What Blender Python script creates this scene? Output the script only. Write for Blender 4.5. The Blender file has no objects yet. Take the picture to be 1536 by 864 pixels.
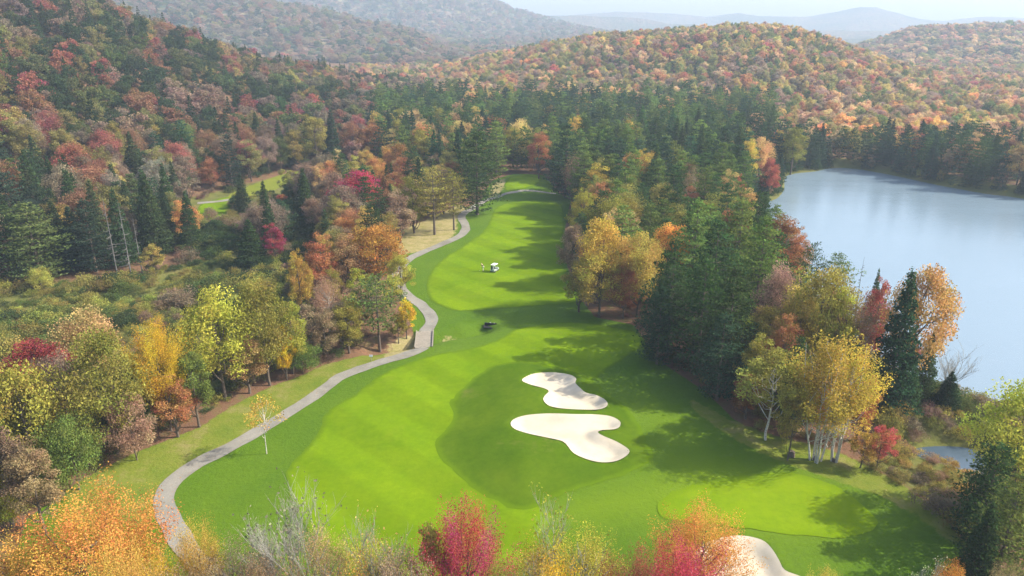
import bpy, math, random
import numpy as np
from mathutils import Vector
from mathutils.geometry import delaunay_2d_cdt

# ------------------------------------------------------------------ camera, sky, sun, exposure
SC = bpy.context.scene
COL = SC.collection
CZ, PITCH, F = 45.0, math.radians(19.7), 1097.0
cam = bpy.data.cameras.new('camera'); cam.sensor_width = 36; cam.lens = F / 1536 * 36
cam.clip_start = 0.5; cam.clip_end = 40000
co = bpy.data.objects.new('camera', cam); COL.objects.link(co)
co.location = (0, 0, CZ); co.rotation_euler = (math.pi / 2 - PITCH, 0, 0); SC.camera = co

SUN_EL, SUN_AZ = math.radians(38), math.radians(88)      # azimuth clockwise from +Y
w = bpy.data.worlds.new("World"); SC.world = w; w.use_nodes = True
nt = w.node_tree; bg = nt.nodes['Background']
sky = nt.nodes.new('ShaderNodeTexSky'); sky.sky_type = 'NISHITA'; sky.sun_disc = False
sky.sun_elevation = SUN_EL; sky.sun_rotation = SUN_AZ; sky.air_density = 1.0; sky.dust_density = 2.5; sky.ozone_density = 1.0
nt.links.new(sky.outputs[0], bg.inputs[0]); bg.inputs[1].default_value = 0.15
sl = bpy.data.lights.new('sun', 'SUN'); sl.energy = 4.3; sl.angle = math.radians(0.6); sl.color = (1.0, 0.93, 0.80)
so = bpy.data.objects.new('sun', sl); COL.objects.link(so)
sd = Vector((math.sin(SUN_AZ) * math.cos(SUN_EL), math.cos(SUN_AZ) * math.cos(SUN_EL), math.sin(SUN_EL)))
so.rotation_euler = sd.to_track_quat('Z', 'Y').to_euler(); so.location = (200, 60, 300)
SC.view_settings.view_transform = 'Standard'; SC.view_settings.look = 'None'
SC.view_settings.exposure = 1.22; SC.view_settings.gamma = 1
SC.view_settings.use_curve_mapping = False
SC.render.engine = 'CYCLES'
cy = SC.cycles
cy.max_bounces = 5; cy.diffuse_bounces = 2; cy.glossy_bounces = 2; cy.transmission_bounces = 2; cy.volume_bounces = 0
cy.transparent_max_bounces = 4; cy.caustics_reflective = False; cy.caustics_refractive = False
cy.use_adaptive_sampling = True; cy.adaptive_threshold = 0.02
cy.use_denoising = True
try:
    cy.denoiser = 'OPENIMAGEDENOISE'
except Exception:
    pass

HAZE_DENSITY = 0.00034
rng = np.random.default_rng(7)
random.seed(7)

# ------------------------------------------------------------------ projection helpers (used to find where things stand)
CP, SP = math.cos(PITCH), math.sin(PITCH)
def ray(px, py):
    u = (px - 768) / F; v = (432 - py) / F
    return np.array([u, CP + v * SP, -SP + v * CP])
def project(x, y, z):
    dz = z - CZ
    d = y * CP - dz * SP
    up = y * SP + dz * CP
    d = np.where(d < 1e-3, 1e-3, d)
    return 768 + F * x / d, 432 - F * up / d, d
def crest(px, py, r, tree=0.0):
    d = ray(px, py); return CZ + r * d[2] / math.hypot(d[0], d[1]) - tree
def flat(pts, z=0.0):
    out = []
    for px, py in pts:
        d = ray(px, py); t = (z - CZ) / d[2]; out.append((d[0] * t, d[1] * t))
    return np.array(out)

# ------------------------------------------------------------------ numpy noise and polygon distance
_tab = np.random.default_rng(3).random((256, 256))
def vnoise(x, y, wl, seed=0):
    x = np.asarray(x, float) / wl + seed * 17.3; y = np.asarray(y, float) / wl + seed * 31.7
    xi = np.floor(x).astype(int); yi = np.floor(y).astype(int)
    fx = x - xi; fy = y - yi
    fx = fx * fx * (3 - 2 * fx); fy = fy * fy * (3 - 2 * fy)
    a = _tab[xi & 255, yi & 255]; b = _tab[(xi + 1) & 255, yi & 255]
    c = _tab[xi & 255, (yi + 1) & 255]; d = _tab[(xi + 1) & 255, (yi + 1) & 255]
    return ((a * (1 - fx) + b * fx) * (1 - fy) + (c * (1 - fx) + d * fx) * fy) * 2 - 1
def sstep(a, b, x):
    t = np.clip((x - a) / (b - a), 0, 1); return t * t * (3 - 2 * t)
def smooth_poly(P, step=1.0, closed=True):
    P = np.asarray(P, float); n = len(P); out = []
    rngi = range(n if closed else n - 1)
    for i in rngi:
        if closed: p0, p1, p2, p3 = P[(i - 1) % n], P[i], P[(i + 1) % n], P[(i + 2) % n]
        else: p0, p1, p2, p3 = P[max(i - 1, 0)], P[i], P[i + 1], P[min(i + 2, n - 1)]
        k = max(1, int(math.ceil(np.linalg.norm(p2 - p1) / step)))
        for j in range(k):
            t = j / k
            out.append(0.5 * ((2 * p1) + (-p0 + p2) * t + (2 * p0 - 5 * p1 + 4 * p2 - p3) * t * t + (-p0 + 3 * p1 - 3 * p2 + p3) * t ** 3))
    if not closed: out.append(P[-1])
    return np.array(out)
def poly_sd(x, y, P, closed=True):
    """distance to the outline, negative inside"""
    x = np.asarray(x, float); y = np.asarray(y, float)
    best = np.full(x.shape, 1e9); ins = np.zeros(x.shape, bool); n = len(P)
    for i in range(n if closed else n - 1):
        ax, ay = P[i]; bx, by = P[(i + 1) % n]
        dx, dy = bx - ax, by - ay; L = dx * dx + dy * dy + 1e-12
        t = np.clip(((x - ax) * dx + (y - ay) * dy) / L, 0, 1)
        best = np.minimum(best, (x - ax - t * dx) ** 2 + (y - ay - t * dy) ** 2)
        if closed:
            c = (ay > y) != (by > y)
            ins ^= c & (x < (bx - ax) * (y - ay) / (by - ay + 1e-12) + ax)
    d = np.sqrt(best)
    return np.where(ins, -d, d) if closed else d
def sd_box(x, y, P, pad, closed=True):
    """poly_sd, worked out only near the polygon"""
    x = np.asarray(x, float); y = np.asarray(y, float)
    out = np.full(x.shape, 1e3)
    m = (x > P[:, 0].min() - pad) & (x < P[:, 0].max() + pad) & (y > P[:, 1].min() - pad) & (y < P[:, 1].max() + pad)
    if m.any(): out[m] = poly_sd(x[m], y[m], P, closed)
    return out

# ------------------------------------------------------------------ terrain table: ranges and crest lines
I = np.interp
L_px = [-250, 0, 100, 190, 250, 300, 350, 400, 450, 500, 550, 600, 640]
L_y = [-120, -50, -22, 0, 28, 48, 68, 85, 98, 110, 125, 137, 150]
M_px = [480, 540, 600, 650, 700, 750, 800, 850, 900, 950, 1000, 1050, 1100, 1150, 1200, 1250, 1300, 1350, 1400, 1450, 1500, 1536, 1800]
M_y = [165, 140, 117, 102, 88, 75, 64, 55, 46, 40, 34, 29, 27, 27, 35, 52, 72, 88, 103, 118, 132, 140, 160]
B_px = [-250, 0, 250, 400, 512, 562, 612, 645, 679, 720, 800, 1200, 1250, 1290, 1340, 1400, 1480, 1536, 1800]
B_y = [-30, -30, -12, 0, 20, 33, 44, 57, 70, 82, 90, 90, 82, 64, 47, 38, 36, 38, 48]
C_px = [-250, 0, 600, 700, 752, 768, 790, 820, 860, 900, 1000, 1800]
C_y = [-60, -60, -45, -20, 0, 8, 17, 26, 36, 48, 60, 60]
D_px = [-250, 600, 780, 850, 900, 950, 1000, 1050, 1200, 1800]
D_y = [30, 30, 18, 18, 22, 24, 32, 36, 42, 42]
E_px = [-250, 700, 930, 1000, 1050, 1080, 1102, 1125, 1160, 1200, 1240, 1265, 1290, 1310, 1350, 1400, 1440, 1480, 1536, 1800]
E_y = [40, 30, 18, 20, 23, 18, 14, 20, 22, 22, 15, 10, 8, 12, 22, 29, 24, 23, 26, 40]
cols = np.arange(-250, 1826, 25.0)
RG = np.exp(np.linspace(math.log(5), math.log(12500), 700))
tabZ = np.zeros((len(cols), len(RG)))
for i, px in enumerate(cols):
    pts = [(5, 0.0)]
    if px <= 640:
        pts += [(I(px, [-250, 0, 300, 500, 600, 640], [150, 165, 220, 250, 285, 310]), 0.0), (420, max(crest(px, I(px, L_px, L_y), 420, 12), 0.5))]
        if px > 500: pts += [(510, 2.0)]
    else: pts += [(345, 0.3)]
    zm = max(crest(px, I(px, M_px, M_y), 650, 11), 0.5)
    pts += [(650, zm if px > 500 else max(zm, 20 if px < 400 else 8)), (900, 3)]
    pts += [(1300, max(crest(px, I(px, B_px, B_y), 1300, 9), 3)), (1750, 8)]
    pts += [(2500, crest(px, I(px, C_px, C_y), 2500, 8)), (2850, 10)]
    pts += [(3300, crest(px, I(px, D_px, D_y), 3300, 8)), (3700, 12)]
    pts += [(4400, crest(px, I(px, E_px, E_y), 4400, 8)), (12500, 0)]
    R, Z = np.array([p[0] for p in pts]), np.array([p[1] for p in pts])
    k = np.clip(np.searchsorted(R, RG, side='right') - 1, 0, len(R) - 2)
    t = np.clip((RG - R[k]) / (R[k + 1] - R[k]), 0, 1); t = 0.45 * t + 0.55 * t * t * (3 - 2 * t)
    tabZ[i] = Z[k] * (1 - t) + Z[k + 1] * t
AZ = np.arctan((cols - 768) / F / 1.04)
def base_height(x, y):
    x = np.asarray(x, float); y = np.asarray(y, float)
    r = np.clip(np.hypot(x, y), 5.01, 12400); a = np.clip(np.arctan2(x, y), AZ[0] + 1e-6, AZ[-1] - 1e-6)
    j = np.clip(np.searchsorted(AZ, a, side='right') - 1, 0, len(AZ) - 2); s = (a - AZ[j]) / (AZ[j + 1] - AZ[j])
    q = np.log(r / RG[0]) / math.log(RG[1] / RG[0]); k = np.clip(q.astype(int), 0, len(RG) - 2); t = q - k
    z = (tabZ[j, k] * (1 - t) + tabZ[j, k + 1] * t) * (1 - s) + (tabZ[j + 1, k] * (1 - t) + tabZ[j + 1, k + 1] * t) * s
    z = z + 2.6 * sstep(270, 420, r) * vnoise(x, y, 75, 1) + 1.4 * sstep(270, 420, r) * vnoise(x, y, 33, 2)
    z = z + 11 * sstep(950, 1500, r) * vnoise(x, y, 330, 4) + 5 * sstep(950, 1500, r) * vnoise(x, y, 140, 5)
    z = z + 8 * sstep(3300, 4200, r) * vnoise(x, y, 900, 6)
    return z

# ------------------------------------------------------------------ outlines on the ground
LAKE_Z = -2.0
lake_P = flat([(1180, 263), (1222, 257), (1246, 252), (1282, 253), (1340, 263), (1400, 276), (1470, 289), (1536, 298), (1700, 322), (2000, 380), (2150, 480),
               (2100, 640), (1750, 655), (1620, 628), (1540, 612), (1465, 604), (1425, 596), (1385, 585), (1330, 545), (1260, 490), (1205, 440), (1160, 390), (1130, 345), (1128, 322), (1150, 303), (1163, 298), (1174, 285)], LAKE_Z)
lake_P = smooth_poly(lake_P, 5)
pond_P = smooth_poly(flat([(1366, 673), (1385, 668), (1420, 667), (1452, 670), (1478, 680), (1486, 700), (1476, 716), (1452, 713), (1425, 700), (1395, 693), (1373, 685)], LAKE_Z), 1.5)
bunk1 = flat([(783, 583), (790, 575), (805, 568), (830, 565), (855, 568), (864, 574), (863, 582), (870, 590), (879, 597), (895, 600), (908, 607), (911, 615), (903, 622), (885, 626), (850, 627), (825, 623), (815, 614), (817, 607), (823, 600), (815, 595), (796, 590)])
bunk2 = flat([(766, 648), (771, 641), (790, 636), (820, 634), (860, 635), (890, 633), (914, 633), (929, 639), (929, 648), (920, 653), (903, 656), (896, 660), (906, 665), (925, 671), (943, 681), (940, 689), (925, 697), (903, 700), (880, 697), (860, 690), (851, 681), (843, 675), (820, 670), (790, 663), (772, 656)])
bunk3 = flat([(1062, 818), (1105, 808), (1141, 813), (1157, 826), (1168, 843), (1177, 858), (1205, 868), (1232, 884), (1200, 905), (1090, 905), (1040, 880), (1035, 845)])
bunkers = [smooth_poly(b, 0.5) for b in (bunk1, bunk2, bunk3)]
fair_near = flat([(430, 716), (440, 692), (468, 662), (482, 640), (490, 620), (515, 603), (545, 583), (580, 560), (645, 536), (712, 523), (752, 508), (768, 497), (800, 489), (845, 485), (900, 490), (952, 501),
                  (965, 520), (945, 535), (915, 556), (870, 582), (815, 575), (770, 575), (738, 590), (715, 612), (710, 640), (698, 660), (704, 688), (728, 708), (760, 732), (800, 742), (835, 736), (826, 752), (812, 761), (826, 765), (832, 780), (822, 800), (790, 850), (640, 880), (520, 840), (450, 780)])
fair_far = flat([(645, 444), (640, 425), (648, 405), (668, 386), (700, 366), (724, 350), (736, 330), (742, 314), (760, 305), (800, 301), (836, 302), (846, 320), (846, 350), (843, 380), (850, 410), (868, 440), (862, 456), (820, 459), (785, 460), (748, 462), (704, 465), (678, 463), (657, 455)])
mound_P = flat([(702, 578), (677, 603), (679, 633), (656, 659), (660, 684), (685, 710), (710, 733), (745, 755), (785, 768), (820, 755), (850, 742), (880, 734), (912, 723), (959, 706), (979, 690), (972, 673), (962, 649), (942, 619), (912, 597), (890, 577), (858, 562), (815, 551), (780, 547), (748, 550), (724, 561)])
far_green = flat([(757, 284), (765, 273), (785, 268), (806, 269), (812, 277), (800, 285), (780, 291), (760, 292)])
golf_P = flat([(100, 735), (160, 700), (210, 676), (300, 640), (350, 606), (400, 580), (455, 560), (485, 546), (540, 533), (590, 522), (622, 503), (612, 470), (604, 450), (612, 400), (600, 380), (600, 345), (640, 338), (685, 330), (700, 312), (722, 300), (738, 274), (770, 262), (812, 264), (838, 290), (856, 300), (848, 340), (846, 380), (862, 440), (892, 478),
               (950, 490), (972, 520), (1000, 552), (1060, 592), (1100, 632), (1160, 668), (1200, 688), (1275, 700), (1340, 728), (1400, 772), (1446, 812), (1440, 870), (1400, 960), (1100, 1010), (600, 1010), (100, 1010), (0, 900), (40, 780)])
path_pts = flat([(330, 880), (290, 835), (262, 795), (247, 763), (248, 742), (263, 720), (295, 695), (345, 670), (396, 641), (450, 608), (492, 578), (512, 564), (562, 547), (604, 535), (630, 524), (637, 516), (635, 500), (644, 487), (647, 477), (638, 461), (622, 448), (604, 435), (596, 415), (602, 398), (615, 387), (629, 380), (662, 368), (688, 357), (698, 347), (697, 337), (692, 329), (697, 320), (709, 313), (719, 306), (737, 299), (752, 296)])
path_C = smooth_poly(path_pts, 1.2, closed=False)
ditch_C = smooth_poly(flat([(560, 520), (600, 514), (632, 509), (665, 500), (700, 496), (722, 490)]), 1.5, closed=False)
marsh_P = flat([(-250, 425), (60, 425), (200, 412), (300, 388), (450, 392), (475, 440), (470, 500), (400, 545), (200, 640), (0, 740), (-250, 820)])
marsh2_P = flat([(1320, 600), (1400, 592), (1500, 610), (1700, 660), (1600, 800), (1450, 800), (1400, 750), (1310, 695)])
fair2_P = None

def sheet_feather(x, y, P, inner=1.5, pad=20): return 1 - sstep(-inner, inner * 0.3, sd_box(x, y, P, pad))
def height(x, y, local=True):
    x = np.asarray(x, float); y = np.asarray(y, float)
    z = base_height(x, y)
    if not local: return z
    r = np.hypot(x, y)
    near = 1 - sstep(180, 260, r)
    z = z + near * (0.35 * vnoise(x, y, 26, 8) + 0.12 * vnoise(x, y, 9, 9))
    # the marsh and the ground left of the path lie lower
    d = sd_box(x, y, path_C, 60, closed=False)
    z = z - 0.9 * sheet_feather(x, y, marsh_P, 12, 30)
    md = sd_box(x, y, mound_P, 20)
    z = z + 0.9 * (1 - sstep(-9, 1.0, md))
    dd = sd_box(x, y, ditch_C, 12, closed=False)
    z = z - 1.5 * np.exp(-(dd / 1.9) ** 2)
    fg = sd_box(x, y, far_green, 30); z = z + 1.6 * (1 - sstep(-5, 9, fg))
    for b in bunkers:
        z = z - 0.8 * (1 - sstep(-1.7, 0.2, sd_box(x, y, b, 6)))
    for P, wd in ((lake_P, 7.0), (pond_P, 3.5)):
        s = sd_box(x, y, P, wd + 4)
        s = np.where(s > 900, 999.0, s)
        zo = LAKE_Z + 0.12 + (z - LAKE_Z - 0.12) * sstep(0, wd, s)
        zi = LAKE_Z + 0.12 + np.clip(s, -12, 0) * 0.35
        z = np.where(s >= wd, z, np.where(s > 0, zo, np.minimum(zi, LAKE_Z + 0.12)))
    return z
def h1(x, y): return float(height(np.array([x]), np.array([y]))[0])

def hit(px, py, above=0.0):
    """where the line of sight through a photo point comes within `above` metres of the ground"""
    d = ray(px, py); hd = math.hypot(d[0], d[1])
    r = np.exp(np.linspace(math.log(28), math.log(900), 900)); t = r / hd
    x, y, z = d[0] * t, d[1] * t, CZ + d[2] * t
    g = height(x, y) + above
    k = np.nonzero(z <= g)[0]
    if len(k) == 0: return None
    k = k[0]
    if k == 0: return x[0], y[0]
    a = (z[k - 1] - g[k - 1]) / ((z[k - 1] - g[k - 1]) - (z[k] - g[k]) + 1e-9)
    return x[k - 1] + (x[k] - x[k - 1]) * a, y[k - 1] + (y[k] - y[k - 1]) * a

# ------------------------------------------------------------------ materials
def mat(name):
    m = bpy.data.materials.new(name); m.use_nodes = True
    n = m.node_tree; b = n.nodes['Principled BSDF']
    return m, n, b
def N(n, t, **kw):
    x = n.nodes.new(t)
    for k, v in kw.items(): setattr(x, k, v)
    return x
def noise(n, scale, detail=4, rough=0.55, coord=None, w=None):
    t = N(n, 'ShaderNodeTexNoise'); t.inputs['Scale'].default_value = scale; t.inputs['Detail'].default_value = detail; t.inputs['Roughness'].default_value = rough
    if coord: n.links.new(coord, t.inputs['Vector'])
    return t.outputs['Fac']
def ramp(n, fac, stops):
    r = N(n, 'ShaderNodeValToRGB'); e = r.color_ramp.elements
    while len(e) < len(stops): e.new(0.5)
    for k, (p, c) in enumerate(stops):
        e[k].position = p; e[k].color = (*c, 1) if len(c) == 3 else c
    n.links.new(fac, r.inputs[0]); return r.outputs[0]
def mixc(n, fac, a, b, mode='MIX'):
    m = N(n, 'ShaderNodeMix', data_type='RGBA', blend_type=mode)
    if isinstance(fac, float): m.inputs[0].default_value = fac
    else: n.links.new(fac, m.inputs[0])
    for s, v in ((6, a), (7, b)):
        if isinstance(v, tuple): m.inputs[s].default_value = (*v, 1)
        else: n.links.new(v, m.inputs[s])
    return m.outputs[2]
def geo_pos(n): return N(n, 'ShaderNodeNewGeometry').outputs['Position']
def bump(n, b, fac, strength, dist):
    p = N(n, 'ShaderNodeBump'); p.inputs['Strength'].default_value = strength; p.inputs['Distance'].default_value = dist
    n.links.new(fac, p.inputs['Height']); n.links.new(p.outputs[0], b.inputs['Normal'])

def leaf_material(name, source):
    m = bpy.data.materials.new(name); m.use_nodes = True; n = m.node_tree; n.nodes.clear()
    out = N(n, 'ShaderNodeOutputMaterial')
    if source == 'OBJECT': c = N(n, 'ShaderNodeObjectInfo').outputs['Color']
    else:
        a = N(n, 'ShaderNodeAttribute', attribute_type='INSTANCER', attribute_name='tint'); c = a.outputs['Color']
    t = N(n, 'ShaderNodeAttribute', attribute_type='GEOMETRY', attribute_name='tone').outputs['Fac']
    q = N(n, 'ShaderNodeAttribute', attribute_type='GEOMETRY', attribute_name='shade_of').outputs['Fac']
    hs = N(n, 'ShaderNodeHueSaturation'); n.links.new(c, hs.inputs['Color'])
    mh = N(n, 'ShaderNodeMapRange'); mh.inputs['To Min'].default_value = 0.46; mh.inputs['To Max'].default_value = 0.54; n.links.new(q, mh.inputs['Value']); n.links.new(mh.outputs[0], hs.inputs['Hue'])
    mv = N(n, 'ShaderNodeMapRange'); mv.inputs['To Min'].default_value = 0.45 if source == 'OBJECT' else 0.72; mv.inputs['To Max'].default_value = 1.5 if source == 'OBJECT' else 1.25; n.links.new(t, mv.inputs['Value']); n.links.new(mv.outputs[0], hs.inputs['Value'])
    di = N(n, 'ShaderNodeBsdfDiffuse'); tr = N(n, 'ShaderNodeBsdfTranslucent'); mx = N(n, 'ShaderNodeMixShader'); mx.inputs[0].default_value = 0.40
    n.links.new(hs.outputs[0], di.inputs[0]); n.links.new(hs.outputs[0], tr.inputs[0])
    n.links.new(di.outputs[0], mx.inputs[1]); n.links.new(tr.outputs[0], mx.inputs[2]); n.links.new(mx.outputs[0], out.inputs[0])
    return m
M_LEAF = leaf_material('leaves', 'OBJECT'); M_LEAFI = leaf_material('forest_leaves', 'INSTANCER')
def simple(name, c, rough=0.8, var=0.25, scale=6, spec=0.3):
    m, n, b = mat(name); p = N(n, 'ShaderNodeTexCoord').outputs['Object']
    f = noise(n, scale, 5, 0.6, p)
    n.links.new(ramp(n, f, [(0.3, tuple(v * (1 - var) for v in c)), (0.7, tuple(min(v * (1 + var), 1) for v in c))]), b.inputs['Base Color'])
    b.inputs['Roughness'].default_value = rough; b.inputs['Specular IOR Level'].default_value = spec; return m
M_SNAG = simple('dead_wood', (0.13, 0.125, 0.115), 0.95)
M_BARK = simple('bark', (0.11, 0.085, 0.065), 0.95)
M_GBARK = simple('grey_bark', (0.27, 0.26, 0.225), 0.95)
m, n, b = mat('birch_bark'); p = N(n, 'ShaderNodeTexCoord').outputs['Object']
mp = N(n, 'ShaderNodeMapping'); mp.inputs['Scale'].default_value = (1.5, 1.5, 7); n.links.new(p, mp.inputs[0])
n.links.new(ramp(n, noise(n, 2, 3, 0.6, mp.outputs[0]), [(0.36, (0.06, 0.05, 0.045)), (0.43, (0.50, 0.47, 0.41))]), b.inputs['Base Color']); b.inputs['Roughness'].default_value = 0.8
M_BIRCH = m

# grasses
def grass_mat(name, dark, light, patch=None, stripe=0.0, scale=0.06, rim=None):
    m, n, b = mat(name); p = geo_pos(n)
    c = ramp(n, noise(n, scale, 6, 0.62, p), [(0.32, dark), (0.68, light)])
    c2 = ramp(n, noise(n, 1.6, 4, 0.7, p), [(0.3, (0.9, 0.9, 0.9)), (0.7, (1.06, 1.05, 1.06))])
    c = mixc(n, 1.0, c, c2, 'MULTIPLY')
    c = mixc(n, 1.0, c, ramp(n, noise(n, 0.32, 5, 0.72, p), [(0.35, (0.86, 0.91, 0.86)), (0.65, (1.10, 1.05, 1.0))]), 'MULTIPLY')
    if patch: c = mixc(n, ramp(n, noise(n, 0.11, 5, 0.7, p), [(0.6, (0, 0, 0)), (0.72, (0.75, 0.75, 0.75))]), c, patch)
    if stripe:
        wv = N(n, 'ShaderNodeTexWave', wave_type='BANDS', bands_direction='DIAGONAL'); wv.inputs['Scale'].default_value = 0.055; wv.inputs['Distortion'].default_value = 2.2; wv.inputs['Detail'].default_value = 1; wv.inputs['Detail Scale'].default_value = 0.3
        n.links.new(p, wv.inputs[0]); c = mixc(n, 1.0, c, ramp(n, wv.outputs['Fac'], [(0.35, (1 - stripe,) * 3), (0.65, (1 + stripe * 0.6,) * 3)]), 'MULTIPLY')
    if rim:
        ra = N(n, 'ShaderNodeAttribute', attribute_type='GEOMETRY', attribute_name='rim').outputs['Fac']
        sm_ = N(n, 'ShaderNodeMath', operation='MULTIPLY_ADD'); n.links.new(noise(n, 1.1, 5, 0.75, p), sm_.inputs[0]); sm_.inputs[1].default_value = 0.9; n.links.new(ra, sm_.inputs[2])
        mr_ = N(n, 'ShaderNodeMapRange', interpolation_type='SMOOTHSTEP'); mr_.inputs['From Min'].default_value = 0.55; mr_.inputs['From Max'].default_value = 1.15; n.links.new(sm_.outputs[0], mr_.inputs['Value'])
        c = mixc(n, mr_.outputs[0], rim, c)
    n.links.new(c, b.inputs['Base Color']); b.inputs['Roughness'].default_value = 1.0; b.inputs['Specular IOR Level'].default_value = 0.0
    bump(n, b, noise(n, 6, 4, 0.7, p), 0.25, 0.06); return m
M_FAIR = grass_mat('fairway_grass', (0.106, 0.182, 0.003), (0.138, 0.214, 0.004), stripe=0.08, rim=(0.085, 0.142, 0.005), patch=(0.135, 0.18, 0.012))
M_GREEN = grass_mat('putting_green_grass', (0.132, 0.210, 0.004), (0.150, 0.226, 0.005), rim=(0.118, 0.188, 0.004))
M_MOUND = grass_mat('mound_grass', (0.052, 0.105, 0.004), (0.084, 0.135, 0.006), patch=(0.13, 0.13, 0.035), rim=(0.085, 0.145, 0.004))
m, n, b = mat('bunker_sand'); p = geo_pos(n)
n.links.new(ramp(n, noise(n, 0.35, 5, 0.6, p), [(0.35, (0.43, 0.365, 0.26)), (0.62, (0.49, 0.43, 0.325))]), b.inputs['Base Color']); b.inputs['Roughness'].default_value = 0.95
bump(n, b, noise(n, 4, 3, 0.6, p), 0.3, 0.05); M_SAND = m
m, n, b = mat('path_asphalt'); p = geo_pos(n)
c = ramp(n, noise(n, 0.5, 6, 0.65, p), [(0.3, (0.17, 0.16, 0.135)), (0.7, (0.245, 0.228, 0.19))])
c = mixc(n, ramp(n, noise(n, 0.16, 6, 0.75, p), [(0.5, (0, 0, 0)), (0.66, (0.6, 0.6, 0.6))]), c, (0.12, 0.105, 0.075))
c = mixc(n, ramp(n, noise(n, 3.2, 2, 0.5, p), [(0.66, (0, 0, 0)), (0.7, (0.7, 0.7, 0.7))]), c, (0.30, 0.16, 0.05))
n.links.new(mixc(n, 1.0, c, ramp(n, noise(n, 5, 3, 0.7, p), [(0.3, (0.85,) * 3), (0.7, (1.1,) * 3)]), 'MULTIPLY'), b.inputs['Base Color']); b.inputs['Roughness'].default_value = 0.9; M_PATH = m
m, n, b = mat('lake_water'); p = geo_pos(n)
b.inputs['Base Color'].default_value = (0.165, 0.225, 0.27, 1); b.inputs['Roughness'].default_value = 0.16; b.inputs['IOR'].default_value = 1.33; b.inputs['Specular IOR Level'].default_value = 0.9
mp = N(n, 'ShaderNodeMapping'); mp.inputs['Scale'].default_value = (0.5, 1.2, 1); mp.inputs['Rotation'].default_value = (0, 0, 0.4); n.links.new(p, mp.inputs[0])
bump(n, b, noise(n, 1.3, 5, 0.65, mp.outputs[0]), 0.3, 0.15); ws = N(n, 'ShaderNodeMapping'); ws.inputs['Scale'].default_value = (0.010, 0.035, 1); ws.inputs['Rotation'].default_value = (0, 0, 0.25); n.links.new(p, ws.inputs[0])
n.links.new(ramp(n, noise(n, 1.0, 4, 0.6, ws.outputs[0]), [(0.35, (0.08,) * 3), (0.65, (0.26,) * 3)]), b.inputs['Roughness'])
M_WATER = m

M_POND = M_WATER.copy(); M_POND.name = 'pond_water'; M_POND.node_tree.nodes['Principled BSDF'].inputs['Base Color'].default_value = (0.06, 0.09, 0.12, 1)
# ground sheet: forest floor, rough, marsh, dry grass by attribute weights
m, n, b = mat('ground_cover'); p = geo_pos(n)
def att(nm): return N(n, 'ShaderNodeAttribute', attribute_type='GEOMETRY', attribute_name=nm).outputs['Fac']
def edge(fac, k=0.35):
    s = N(n, 'ShaderNodeMath', operation='SUBTRACT'); n.links.new(noise(n, 0.9, 5, 0.7, p), s.inputs[0]); s.inputs[1].default_value = 0.5
    mu = N(n, 'ShaderNodeMath', operation='MULTIPLY_ADD'); n.links.new(s.outputs[0], mu.inputs[0]); mu.inputs[1].default_value = k; n.links.new(fac, mu.inputs[2])
    r_ = N(n, 'ShaderNodeMapRange', interpolation_type='SMOOTHSTEP'); r_.inputs['From Min'].default_value = 0.42; r_.inputs['From Max'].default_value = 0.58; n.links.new(mu.outputs[0], r_.inputs['Value']); return r_.outputs[0]
floor_c = ramp(n, noise(n, 0.35, 6, 0.7, p), [(0.3, (0.075, 0.055, 0.03)), (0.5, (0.16, 0.085, 0.05)), (0.7, (0.12, 0.11, 0.04))])
rough_c = mixc(n, 1.0, ramp(n, noise(n, 0.07, 6, 0.65, p), [(0.3, (0.058, 0.118, 0.004)), (0.7, (0.090, 0.152, 0.006))]), ramp(n, noise(n, 1.8, 4, 0.7, p), [(0.3, (0.88,) * 3), (0.7, (1.08,) * 3)]), 'MULTIPLY')
bank_c = ramp(n, noise(n, 0.28, 6, 0.7, p), [(0.3, (0.095, 0.14, 0.012)), (0.52, (0.14, 0.165, 0.02)), (0.68, (0.20, 0.18, 0.06))])
dry_c = ramp(n, noise(n, 0.5, 6, 0.7, p), [(0.3, (0.19, 0.18, 0.05)), (0.65, (0.33, 0.27, 0.13))])
marsh_c = ramp(n, noise(n, 0.12, 6, 0.7, p), [(0.3, (0.07, 0.08, 0.02)), (0.5, (0.12, 0.125, 0.03)), (0.7, (0.16, 0.13, 0.055))])
c = mixc(n, edge(att('marsh')), floor_c, marsh_c)
c = mixc(n, edge(att('rough'), 0.25), c, rough_c)
c = mixc(n, att('semi'), c, ramp(n, noise(n, 0.06, 6, 0.62, p), [(0.32, (0.112, 0.182, 0.004)), (0.68, (0.135, 0.205, 0.004))]))
c = mixc(n, edge(att('bank'), 0.6), c, bank_c)
c = mixc(n, edge(att('dry'), 0.7), c, dry_c)
n.links.new(c, b.inputs['Base Color']); b.inputs['Roughness'].default_value = 0.95; b.inputs['Specular IOR Level'].default_value = 0.1
bump(n, b, noise(n, 2.2, 6, 0.7, p), 0.6, 0.25); M_GROUND = m
# far mountains: woods seen as coloured specks
m, n, b = mat('mountain_woods'); p = geo_pos(n)
v = N(n, 'ShaderNodeTexVoronoi'); v.inputs['Scale'].default_value = 0.085; n.links.new(p, v.inputs['Vector'])
sx = N(n, 'ShaderNodeSeparateColor'); n.links.new(v.outputs['Color'], sx.inputs[0])
c = ramp(n, sx.outputs[0], [(0.0, (0.03, 0.06, 0.03)), (0.3, (0.10, 0.085, 0.05)), (0.55, (0.17, 0.10, 0.07)), (0.8, (0.13, 0.10, 0.08)), (1.0, (0.2, 0.17, 0.06))])
c = mixc(n, ramp(n, noise(n, 0.004, 5, 0.6, p), [(0.45, (0, 0, 0)), (0.6, (0.8, 0.8, 0.8))]), c, (0.04, 0.065, 0.035))
n.links.new(c, b.inputs['Base Color']); b.inputs['Roughness'].default_value = 1; b.inputs['Specular IOR Level'].default_value = 0
bump(n, b, v.outputs['Distance'], 1.0, 6.0); M_MOUNT = m

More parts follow.
